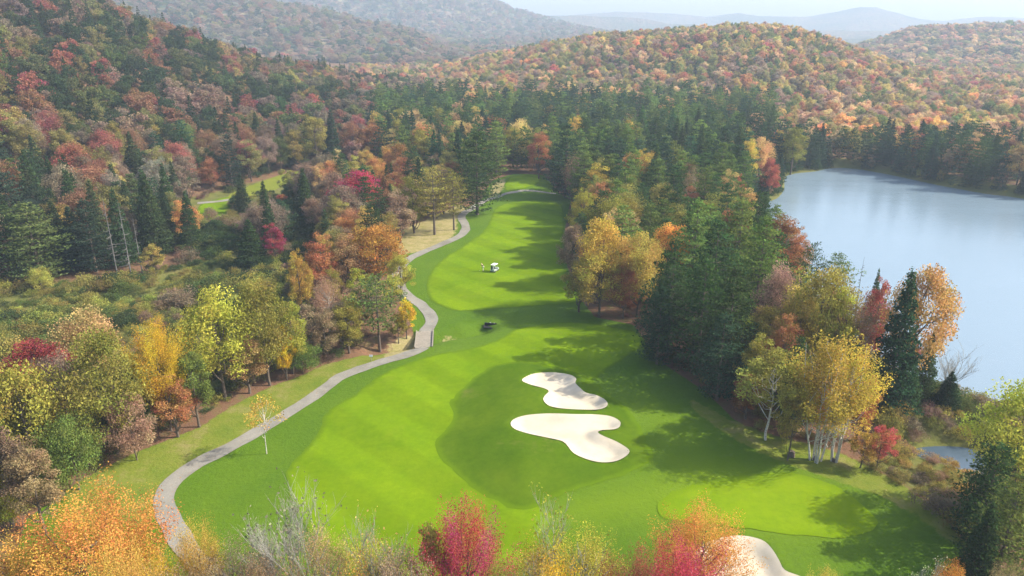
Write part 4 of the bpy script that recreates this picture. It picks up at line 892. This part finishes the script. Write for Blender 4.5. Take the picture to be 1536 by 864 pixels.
def scatter_group():
    ng = bpy.data.node_groups.new('scatter', 'GeometryNodeTree')
    ng.interface.new_socket('Geometry', in_out='INPUT', socket_type='NodeSocketGeometry'); ng.interface.new_socket('Geometry', in_out='OUTPUT', socket_type='NodeSocketGeometry')
    gi = ng.nodes.new('NodeGroupInput'); go = ng.nodes.new('NodeGroupOutput'); ip = ng.nodes.new('GeometryNodeInstanceOnPoints'); ci = ng.nodes.new('GeometryNodeCollectionInfo')
    ci.inputs['Collection'].default_value = LOWC; ci.inputs['Separate Children'].default_value = True; ci.inputs['Reset Children'].default_value = True
    def na(name, t):
        a = ng.nodes.new('GeometryNodeInputNamedAttribute'); a.data_type = t; a.inputs['Name'].default_value = name; return a.outputs['Attribute']
    L_ = ng.links
    L_.new(gi.outputs[0], ip.inputs['Points']); L_.new(ci.outputs[0], ip.inputs['Instance']); ip.inputs['Pick Instance'].default_value = True
    L_.new(na('which', 'INT'), ip.inputs['Instance Index']); L_.new(na('scl', 'FLOAT_VECTOR'), ip.inputs['Scale'])
    er = ng.nodes.new('FunctionNodeEulerToRotation'); L_.new(na('rot', 'FLOAT_VECTOR'), er.inputs[0]); L_.new(er.outputs[0], ip.inputs['Rotation'])
    L_.new(ip.outputs[0], go.inputs[0]); return ng
NG = scatter_group()
def scatter(name, label, P, which, scl, tint, R):
    me = bpy.data.meshes.new(name); P = np.asarray(P, np.float32); me.vertices.add(len(P)); me.vertices.foreach_set('co', P.ravel())
    a = me.attributes.new('which', 'INT', 'POINT'); a.data.foreach_set('value', np.asarray(which, np.int32))
    a = me.attributes.new('scl', 'FLOAT_VECTOR', 'POINT'); a.data.foreach_set('vector', np.asarray(scl, np.float32).ravel())
    rot = np.zeros((len(P), 3), np.float32); rot[:, 2] = R.uniform(0, 6.283, len(P)); a = me.attributes.new('rot', 'FLOAT_VECTOR', 'POINT'); a.data.foreach_set('vector', rot.ravel())
    a = me.attributes.new('tint', 'FLOAT_COLOR', 'POINT'); a.data.foreach_set('color', np.asarray(tint, np.float32).ravel())
    o = link(name, me, kind='stuff', label=label); md = o.modifiers.new('scatter', 'NODES'); md.node_group = NG; return o
def muted(c, k, g):
    l_ = sum(c) / 3 * 1.05; return [(q_ * (1 - k) + l_ * k) * g for q_ in c]
def scatter_trees(name, label, items, seed):
    R = np.random.default_rng(seed); P, W, S, C = [], [], [], []
    xs = np.array([t[1] for t in items]); ys = np.array([t[2] for t in items]); zs = height(xs, ys)
    for t, z_ in zip(items, zs):
        h, w_, kd = t[3], t[4], t[5]
        if kd == 'spruce': i_ = LOWI['c'][R.integers(3)]; s = (w_ / 6.5, w_ / 6.5, h / 16)
        elif kd in CONIFER: i_ = LOWI['p'][R.integers(3)]; s = (w_ / 9, w_ / 9, h / 17)
        else: w2 = w_ * 1.15; i_ = LOWI['b'][R.integers(5)]; s = (w2 / 9, w2 / 9, h / 12)
        P.append((t[1], t[2], z_ - 0.2)); W.append(i_); S.append(s if t[7] != 'M' or kd != 'spruce' else (s[0] * 1.2, s[1] * 1.2, s[2] * 0.75)); C.append(jitter(muted(PAL[t[6]], *{'M': (0.20, 1.25), 'L': (0.22, 0.78), 'x': (0.2, 1.05), 'R': (0.22, 1.3)}.get(t[7], (0.08, 0.95))), 0.13, R))  # hill tints greyed towards haze, left hillside darkened as by cloud shade
    scatter(name, label, P, W, S, C, R)
scatter_trees('left_hillside_forest', 'autumn wood covering the left hillside', [t for t in FARFILL if t[7] == 'L' or 'left hillside' in t[7] or 'left' in t[7]], 1)
scatter_trees('pine_forest', 'dark green pine wood behind the far green', [t for t in FARFILL if t[7] == 'stand' or 'pines right' in t[7]], 2)
done = lambda t: t[7] in ('L', 'stand') or 'left' in t[7] or 'pines right' in t[7]
scatter_trees('hill_forest', 'orange and gold wood over the low hill behind the lake', [t for t in FARFILL if not done(t)], 3)
# woods on the nearer mountains
def mountain_trees(seed, r0, r1, px0, px1, spacing, mixes, hh):
    R = np.random.default_rng(seed); a0, a1 = math.atan((px0 - 768) / F / 1.04), math.atan((px1 - 768) / F / 1.04)
    n_ = int((a1 - a0) * (r1 ** 2 - r0 ** 2) / 2 / spacing ** 2); a = R.uniform(a0, a1, n_); r = np.sqrt(R.uniform(r0 ** 2, r1 ** 2, n_)); out = []
    x, y = r * np.sin(a), r * np.cos(a)
    for q in range(n_):
        kd, c_ = mixes[int((0.5 + 0.5 * float(vnoise(x[q], y[q], 90, seed)) * 0.6 + R.normal(0, .3)) * len(mixes)) % len(mixes)]; h = R.uniform(*hh); out.append((r[q], x[q], y[q], h, h * 0.95, kd, c_, 'x', 0, 0))
    return out
MR = [('maple', 'mauve'), ('maple', 'peach'), ('oval', 'olive'), ('maple', 'rust'), ('oval', 'green'), ('maple', 'brown'), ('maple', 'peach'), ('spruce', 'pine')]
MB = [('maple', 'mauve'), ('oval', 'brown'), ('oval', 'green'), ('spruce', 'pine'), ('maple', 'mauve'), ('oval', 'olive'), ('oval', 'darkgreen'), ('maple', 'brown'), ('maple', 'rust'), ('oval', 'grey')]
scatter_trees('mountain_forest', 'hazy wood over the nearer slopes of the mountains', mountain_trees(5, 880, 1330, 150, 1150, 12.5, MB, (9, 13)) + [t_[:7] + ('R', 0, 0) for t_ in mountain_trees(8, 880, 1330, 1150, 1640, 11, MR, (9, 13))] + mountain_trees(6, 1330, 2600, 150, 1000, 19, MB, (12, 18)), 5)

# ---- shrubs and tall weeds as ground cover
def shrubs(name, label, P, spacing, cols_, hs, seed, keep=1.5, cut=0.0):
    R = np.random.default_rng(seed); W = flat(P); X, Y = np.meshgrid(np.arange(W[:, 0].min(), W[:, 0].max(), spacing), np.arange(W[:, 1].min(), W[:, 1].max(), spacing)); X = X.ravel(); Y = Y.ravel()
    X = X + R.uniform(-.5, .5, len(X)) * spacing; Y = Y + R.uniform(-.5, .5, len(Y)) * spacing
    ok = poly_sd(X, Y, W) < 0
    for A in (lake_P, pond_P): ok &= sd_box(X, Y, A, 6) > 0.3
    for A in (golf_P,): ok &= sd_box(X, Y, A, 8) > keep
    ok &= sd_box(X, Y, path_C, 6, closed=False) > 2.4; ok &= R.random(len(X)) > cut
    X, Y = X[ok], Y[ok]; Z = height(X, Y); n_ = len(X)
    big = R.uniform(hs[0], hs[1], n_) * (1 + 0.5 * vnoise(X, Y, 9, seed)); sc = np.column_stack([big, big, big * R.uniform(0.6, 1.2, n_)])
    kk = ((0.5 + 0.5 * vnoise(X, Y, 14, seed + 3) + R.normal(0, .12, n_)) * len(cols_)).astype(int) % len(cols_)
    scatter(name, label, np.column_stack([X, Y, Z - 0.25]), [LOWI['s'][R.integers(4)] for _ in range(n_)], sc, [jitter(muted(PAL[cols_[k]], .10, .80), 0.13, R) for k in kk], R)
shrubs('marsh_undergrowth', 'olive and yellow-green marsh scrub left of the near trees', [(-120, 440), (60, 428), (200, 414), (300, 390), (450, 395), (475, 440), (470, 500), (400, 560), (300, 620), (200, 665), (0, 780), (-120, 780)], 2.1, ['olive', 'green', 'yellowgreen', 'olive', 'green', 'darkgreen', 'yellowgreen', 'brown'], (0.7, 1.2), 21, cut=0.1)
shrubs('bank_undergrowth', 'scrub round the pond and along the lake bank', [(1290, 690), (1320, 640), (1330, 560), (1385, 578), (1440, 588), (1560, 606), (1700, 630), (1600, 700), (1560, 800), (1460, 820), (1400, 775), (1340, 728)], 1.7, ['olive', 'brown', 'green', 'olive', 'gold', 'mauve'], (0.5, 0.95), 22, keep=0.6)
shrubs('wood_edge_undergrowth', 'low scrub along the edge of the right-hand wood', [(850, 310), (900, 330), (1130, 350), (1385, 592), (1290, 694), (1200, 686), (1165, 664), (1105, 628), (1062, 588), (1000, 548), (972, 515), (950, 486), (892, 474), (862, 436)], 3.4, ['brown', 'olive', 'green', 'rust', 'darkgreen'], (0.35, 0.75), 23, keep=1.0, cut=0.3)
shrubs('marsh_head_undergrowth', 'dark low scrub below the left upper green', [(255, 400), (275, 345), (300, 332), (340, 315), (365, 298), (405, 288), (450, 275), (480, 275), (480, 330), (470, 395)], 3.0, ['darkgreen', 'green', 'brown', 'olive', 'darkgreen'], (0.7, 1.1), 31, cut=0.1)
shrubs('hill_foot_undergrowth', 'low scrub between the left upper green and the hillside', [(180, 300), (300, 300), (345, 290), (400, 265), (470, 246), (560, 244), (560, 236), (470, 238), (380, 250), (280, 270), (180, 285)], 4.0, ['darkgreen', 'green', 'brown', 'rust'], (0.9, 1.4), 32, cut=0.1)
shrubs('path_side_undergrowth', 'low scrub at the foot of the trees left of the path', [(600, 345), (600, 400), (600, 470), (590, 515), (540, 530), (455, 556), (400, 570), (430, 470), (470, 350)], 3.0, ['olive', 'green', 'brown', 'yellowgreen'], (0.4, 0.8), 24, keep=0.8, cut=0.3)

# ------------------------------------------------------------------ small things
M_WOOD = simple('weathered_planks', (0.25, 0.22, 0.175), 0.85, 0.2, 3)
M_DARKWOOD = simple('dark_timber', (0.05, 0.045, 0.04), 0.9, 0.3, 3)
M_WHITE = simple('white_plastic', (0.75, 0.76, 0.74), 0.4, 0.04, 2, 0.5)
M_TYRE = simple('tyre_rubber', (0.02, 0.02, 0.02), 0.8, 0.1)
M_SEAT = simple('dark_seat_vinyl', (0.05, 0.055, 0.06), 0.6, 0.1)
M_BODY = simple('pale_green_cart_body', (0.42, 0.48, 0.44), 0.35, 0.05, 2, 0.5)
M_STEEL = simple('grey_steel', (0.35, 0.36, 0.36), 0.4, 0.1)
M_CONC = simple('grey_concrete', (0.34, 0.33, 0.30), 0.9, 0.2, 2)
M_STONE = simple('pale_stone', (0.26, 0.27, 0.25), 0.9, 0.25, 2)
M_BLACK = simple('culvert_mouth_shade', (0.012, 0.012, 0.012), 0.9, 0.1)  # flat black stands for the shade inside the culvert mouth
def empty(name, x, y, z, rz, label, cat):
    o = bpy.data.objects.new(name, None); COL.objects.link(o); o.location = (x, y, z); o.rotation_euler = (0, 0, rz); o['label'] = label; o['category'] = cat; return o
# bridge: deck, side beams, kerb rails, abutments
p0, p1 = path_C[i0], path_C[i1]; dv = p1 - p0; Lb = float(np.linalg.norm(dv)); rzb = math.atan2(dv[1], dv[0]); mid = (p0 + p1) / 2
zb = (h1(*p0) + h1(*p1)) / 2
t = empty('footbridge', mid[0], mid[1], zb, rzb, 'small plank cart bridge carrying the path over the ditch', 'bridge')
g = Geo(); nb_ = int(Lb / 0.22)
for k in range(nb_): g.box((-Lb / 2 + (k + .5) * Lb / nb_, 0, 0.06), (Lb / nb_ - 0.02, 2.5, 0.09))
link('deck', g.mesh('deck', M_WOOD), t)
for s_ in (-1, 1):
    g = Geo(); g.box((0, s_ * 1.28, -0.30), (Lb + 0.3, 0.16, 0.58)); link('beam', g.mesh('beam', M_DARKWOOD), t)
    g = Geo(); g.box((0, s_ * 1.30, 0.24), (Lb, 0.14, 0.14))
    for q in (-.45, -.15, .15, .45): g.box((q * Lb, s_ * 1.30, 0.137), (0.14, 0.12, 0.06))
    link('kerb_rail', g.mesh('kerb_rail', M_WOOD), t)
    g = Geo(); g.box((s_ * (Lb / 2 - 0.1), 0, -0.75), (0.3, 2.3, 1.4)); link('abutment', g.mesh('abutment', M_DARKWOOD), t)
# culvert mouth in the far bank of the ditch
q = hit(735, 491); zc = h1(*q); t = empty('culvert', q[0], q[1], zc, math.radians(-12), 'dark culvert mouth with pale stones in the fairway slope', 'culvert'); t.scale = (0.75, 0.7, 0.6)
g = Geo(); g.box((0, 0.75, 0.25), (2.7, 0.25, 1.3)); link('headwall', g.mesh('headwall', M_BLACK), t)  # solid box, its black colour takes the place of a shaded opening
for s_ in (-1, 1):
    g = Geo(); g.box((s_ * 1.42, 0.35, -0.05), (0.22, 1.1, 0.5), rz=s_ * -0.35); link('wing_wall', g.mesh('wing_wall', M_DARKWOOD), t)
g = Geo(); g.box((0, 0.0, 0.09), (2.6, 1.3, 0.06)); link('apron', g.mesh('apron', M_BLACK), t)
for (sx_, sy_, s_) in ((-0.1, 0.8, 0.36), (0.75, 0.75, 0.26)):
    R = np.random.default_rng(int(s_ * 100)); th = np.linspace(0, math.pi, 6); ph = np.linspace(0, 2 * math.pi, 9)[:-1]
    V = np.array([(math.sin(a) * math.cos(b_), math.sin(a) * math.sin(b_), 0.7 * math.cos(a)) for a in th for b_ in ph]) * s_ * R.uniform(0.8, 1.15, (48, 1)) * 0.6
    f_ = [(i * 8 + k, i * 8 + (k + 1) % 8, (i + 1) * 8 + (k + 1) % 8, (i + 1) * 8 + k) for i in range(5) for k in range(8)][::1]
    link('stone', np_mesh('stone', V + [sx_, sy_, 0.98], np.array(f_)[:, ::-1], M_STONE), t)
# golf cart
def wheel(parent, x, y):
    a = np.linspace(0, 2 * math.pi, 17)[:-1]
    prof = [(0.10, -0.09), (0.22, -0.1), (0.23, 0), (0.22, 0.1), (0.10, 0.09)]
    V = np.array([(r_ * math.cos(q_), o_, r_ * math.sin(q_)) for q_ in a for r_, o_ in prof]); f_ = [(i * 5 + k, i * 5 + k + 1, ((i + 1) % 16) * 5 + k + 1, ((i + 1) % 16) * 5 + k) for i in range(16) for k in range(4)]
    o = link('wheel', np_mesh('wheel', V, np.array(f_), M_TYRE, smooth=True), parent); o.location = (x, y, 0.23)
    V2 = np.array([(0.11 * math.cos(q_), s_ * 0.07, 0.11 * math.sin(q_)) for s_ in (-1, 1) for q_ in a]); f2 = [(i, (i + 1) % 16, 16 + (i + 1) % 16, 16 + i) for i in range(16)] + [(0, i, i + 1, i + 1) for i in range(0)]
    g2 = Geo(); g2.add(V2, f2); g2.box((0, 0, 0), (0.14, 0.12, 0.14)); link('rim', g2.mesh('rim', M_STEEL), o)
q = hit(742, 407); t = empty('golf_cart', q[0], q[1], h1(*q) + 0.04, math.radians(62), 'white-roofed golf cart parked on the middle fairway', 'golf cart'); t.scale = (0.8,) * 3
bm_v = [(-1.15, 0.32), (-1.15, 0.72), (-0.85, 0.80), (-0.25, 0.78), (-0.1, 0.42), (0.55, 0.36), (0.72, 0.78), (0.95, 0.80), (1.2, 0.58), (1.22, 0.34), (0.9, 0.24), (-0.9, 0.24)]
V = np.array([(x_, s_ * 0.55, z_) for s_ in (-1, 1) for x_, z_ in bm_v]); k_ = len(bm_v)
me = bpy.data.meshes.new('body'); me.from_pydata([tuple(v_) for v_ in V], [], [tuple(range(k_)), tuple(range(2 * k_ - 1, k_ - 1, -1))] + [(i, k_ + i, k_ + (i + 1) % k_, (i + 1) % k_) for i in range(k_)]); me.materials.append(M_BODY); link('body', me, t)
g = Geo(); g.box((-0.15, 0, 1.83), (1.75, 1.15, 0.07), taper=0.93); link('roof', g.mesh('roof', M_WHITE), t)
for x_, x2, y_ in ((0.72, 0.5, .5), (0.72, 0.5, -.5), (-0.85, -0.85, .5), (-0.85, -0.85, -.5)):
    g = Geo(); g.tube([(x_, y_, 0.76), (x2, y_, 1.81)], [0.025, 0.025], 6); link('roof_post', g.mesh('roof_post', M_STEEL), t)
g = Geo(); g.box((-0.45, 0, 0.86), (0.5, 1.0, 0.14)); link('seat', g.mesh('seat', M_SEAT), t)
g = Geo(); g.box((-0.76, 0, 1.12), (0.12, 1.0, 0.45)); link('backrest', g.mesh('backrest', M_SEAT), t)
g = Geo(); a = np.linspace(0, 6.283, 13); g.tube(np.column_stack([0.42 + 0.05 * np.cos(a), 0.25 + 0.17 * np.sin(a), 1.02 + 0.16 * np.cos(a)]), np.full(13, 0.018), 5); g.tube([(0.65, 0.25, 0.75), (0.43, 0.25, 1.02)], [0.02, 0.02], 5); link('steering_wheel', g.mesh('steering_wheel', M_TYRE), t)
for y_, mm in ((0.25, M_SEAT), (-0.25, M_BODY)):
    g = Geo(); g.tube([(-1.08, y_, 0.65), (-1.13, y_, 1.55)], [0.15, 0.17], 10)
    for dx_, dy_ in ((0, 0), (.07, .05), (-.06, .07), (.03, -.08)): g.tube([(-1.13 + dx_, y_ + dy_, 1.5), (-1.15 + dx_, y_ + dy_, 1.75)], [0.03, 0.035], 5)
    o_ = link('golf_bag', g.mesh('golf_bag', mm), None, label='golf bag of dark cloth strapped behind the cart seat' if mm is M_SEAT else 'pale green golf bag strapped behind the cart seat', category='golf bag')
    o_.location = t.location; o_.rotation_euler = t.rotation_euler; o_.scale = t.scale
for x_, y_ in ((0.78, .5), (0.78, -.5), (-0.78, .5), (-0.78, -.5)): wheel(t, x_, y_)
# golfer stooping over the ball
q = hit(725, 407)
def skin_chain(name, joints, edges, radii, m_, parent=None, sub=1):
    me = bpy.data.meshes.new(name); me.from_pydata(joints, edges, []); me.materials.append(m_); o = link(name, me, parent)
    md = o.modifiers.new('Skin', 'SKIN'); md.use_smooth_shade = True
    for i, r_ in enumerate(radii): me.skin_vertices[0].data[i].radius = (r_, r_) if not isinstance(r_, tuple) else r_
    me.skin_vertices[0].data[0].use_root = True
    s_ = o.modifiers.new('Sub', 'SUBSURF'); s_.levels = sub; s_.render_levels = sub; return o
M_SKIN = simple('skin', (0.55, 0.36, 0.27), 0.6, 0.05); M_SHIRT = simple('dark_green_shirt', (0.035, 0.06, 0.025), 0.8, 0.1); M_TROU = simple('pale_trousers', (0.45, 0.48, 0.36), 0.8, 0.1); M_HAIR = simple('brown_hair', (0.08, 0.05, 0.03), 0.8, 0.1)
J = [(0, 0, .95), (0.10, 0, 1.15), (0.22, 0, 1.36), (0.28, 0, 1.44), (0.34, 0, 1.53), (0.40, 0, 1.64),
     (0, .10, .90), (.05, .13, .50), (0, .14, .08), (.16, .16, .04), (0, -.10, .90), (.05, -.13, .50), (0, -.14, .08), (.16, -.16, .04),
     (.21, .19, 1.34), (.34, .20, 1.08), (.47, .05, .90), (.21, -.19, 1.34), (.34, -.20, 1.08), (.47, -.05, .88), (.50, .02, .84)]
Ed = [(0, 1), (1, 2), (2, 3), (3, 4), (4, 5), (0, 6), (6, 7), (7, 8), (8, 9), (0, 10), (10, 11), (11, 12), (12, 13), (2, 14), (14, 15), (15, 16), (16, 20), (2, 17), (17, 18), (18, 19)]
Rd = [.13, .13, .15, .06, .085, .09, .095, .06, .042, .035, .095, .06, .042, .035, .06, .042, .03, .06, .042, .03, .028]
t = empty('person', q[0], q[1], h1(*q) + 0.035, math.radians(170), 'golfer in dark shirt and pale trousers standing beside the cart', 'person')
skin_chain('body', J, Ed, Rd, M_SKIN, t, 2)
skin_chain('shirt', [(0, 0, .98), (0.10, 0, 1.15), (0.21, 0, 1.34), (.20, .19, 1.33), (.29, .205, 1.16), (.20, -.19, 1.33), (.29, -.205, 1.16)], [(0, 1), (1, 2), (2, 3), (3, 4), (2, 5), (5, 6)], [.155, .155, .17, .08, .062, .08, .062], M_SHIRT, t)
skin_chain('trousers', [(0, 0, .95), (0, .10, .88), (.05, .13, .50), (0, .14, .12), (0, -.10, .88), (.05, -.13, .50), (0, -.14, .12)], [(0, 1), (1, 2), (2, 3), (0, 4), (4, 5), (5, 6)], [.15, .115, .078, .06, .115, .078, .06], M_TROU, t)
skin_chain('hair', [(.36, 0, 1.66), (.41, 0, 1.71)], [(0, 1)], [.095, .07], M_HAIR, t)
g = Geo(); g.tube([(.44, 0, .95), (.72, 0, .03)], [0.014, 0.010], 5); g.box((.76, 0, .04), (.12, .03, .06))
o_ = link('golf_club', g.mesh('golf_club', M_STEEL), None, label='thin golf club held down to the grass by the golfer', category='golf club'); o_.location = t.location; o_.rotation_euler = t.rotation_euler
# small sign post left of the bridge
q = hit(557, 541); t = empty('sign_post', q[0], q[1], h1(*q), 0, 'tiny pale marker post on the grass beside the path before the bridge', 'post')
g = Geo(); g.tube([(0, 0, -.1), (0, 0, 0.9)], [0.05, 0.05], 6); link('post', g.mesh('post', M_WOOD), t)
g = Geo(); g.box((0, -0.06, 0.78), (0.5, 0.04, 0.32)); link('panel', g.mesh('panel', M_WHITE), t)
# brown boulders and stumps before the birches
for k, (px_, py_, s_, lb) in enumerate([(1187, 684, .7, 'dark stump left of the golden birches'), (1222, 689, .5, 'small dark stump at the foot of the left golden birch'), (1250, 692, .4, 'smallest dark stump at the foot of the right golden birch')]):
    q = hit(px_, py_); R = np.random.default_rng(k); g = Geo(); g.tube([(0, 0, -.2), (0, 0, s_ * .5), (0.03, 0, s_ * .9), (0.03, 0, s_ * .92)], [s_ * .62, s_ * .5, s_ * .42, 0.01], 9)
    o = link('tree_stump', g.mesh('tree_stump', M_BARK, False), None, label=lb, category='stump', group='stumps by the birches'); o.location = (q[0], q[1], h1(*q))
print('things', sum(1 for o in COL.objects if o.get('category')), have, 'near', len(NEARFILL), 'far', len(FARFILL))
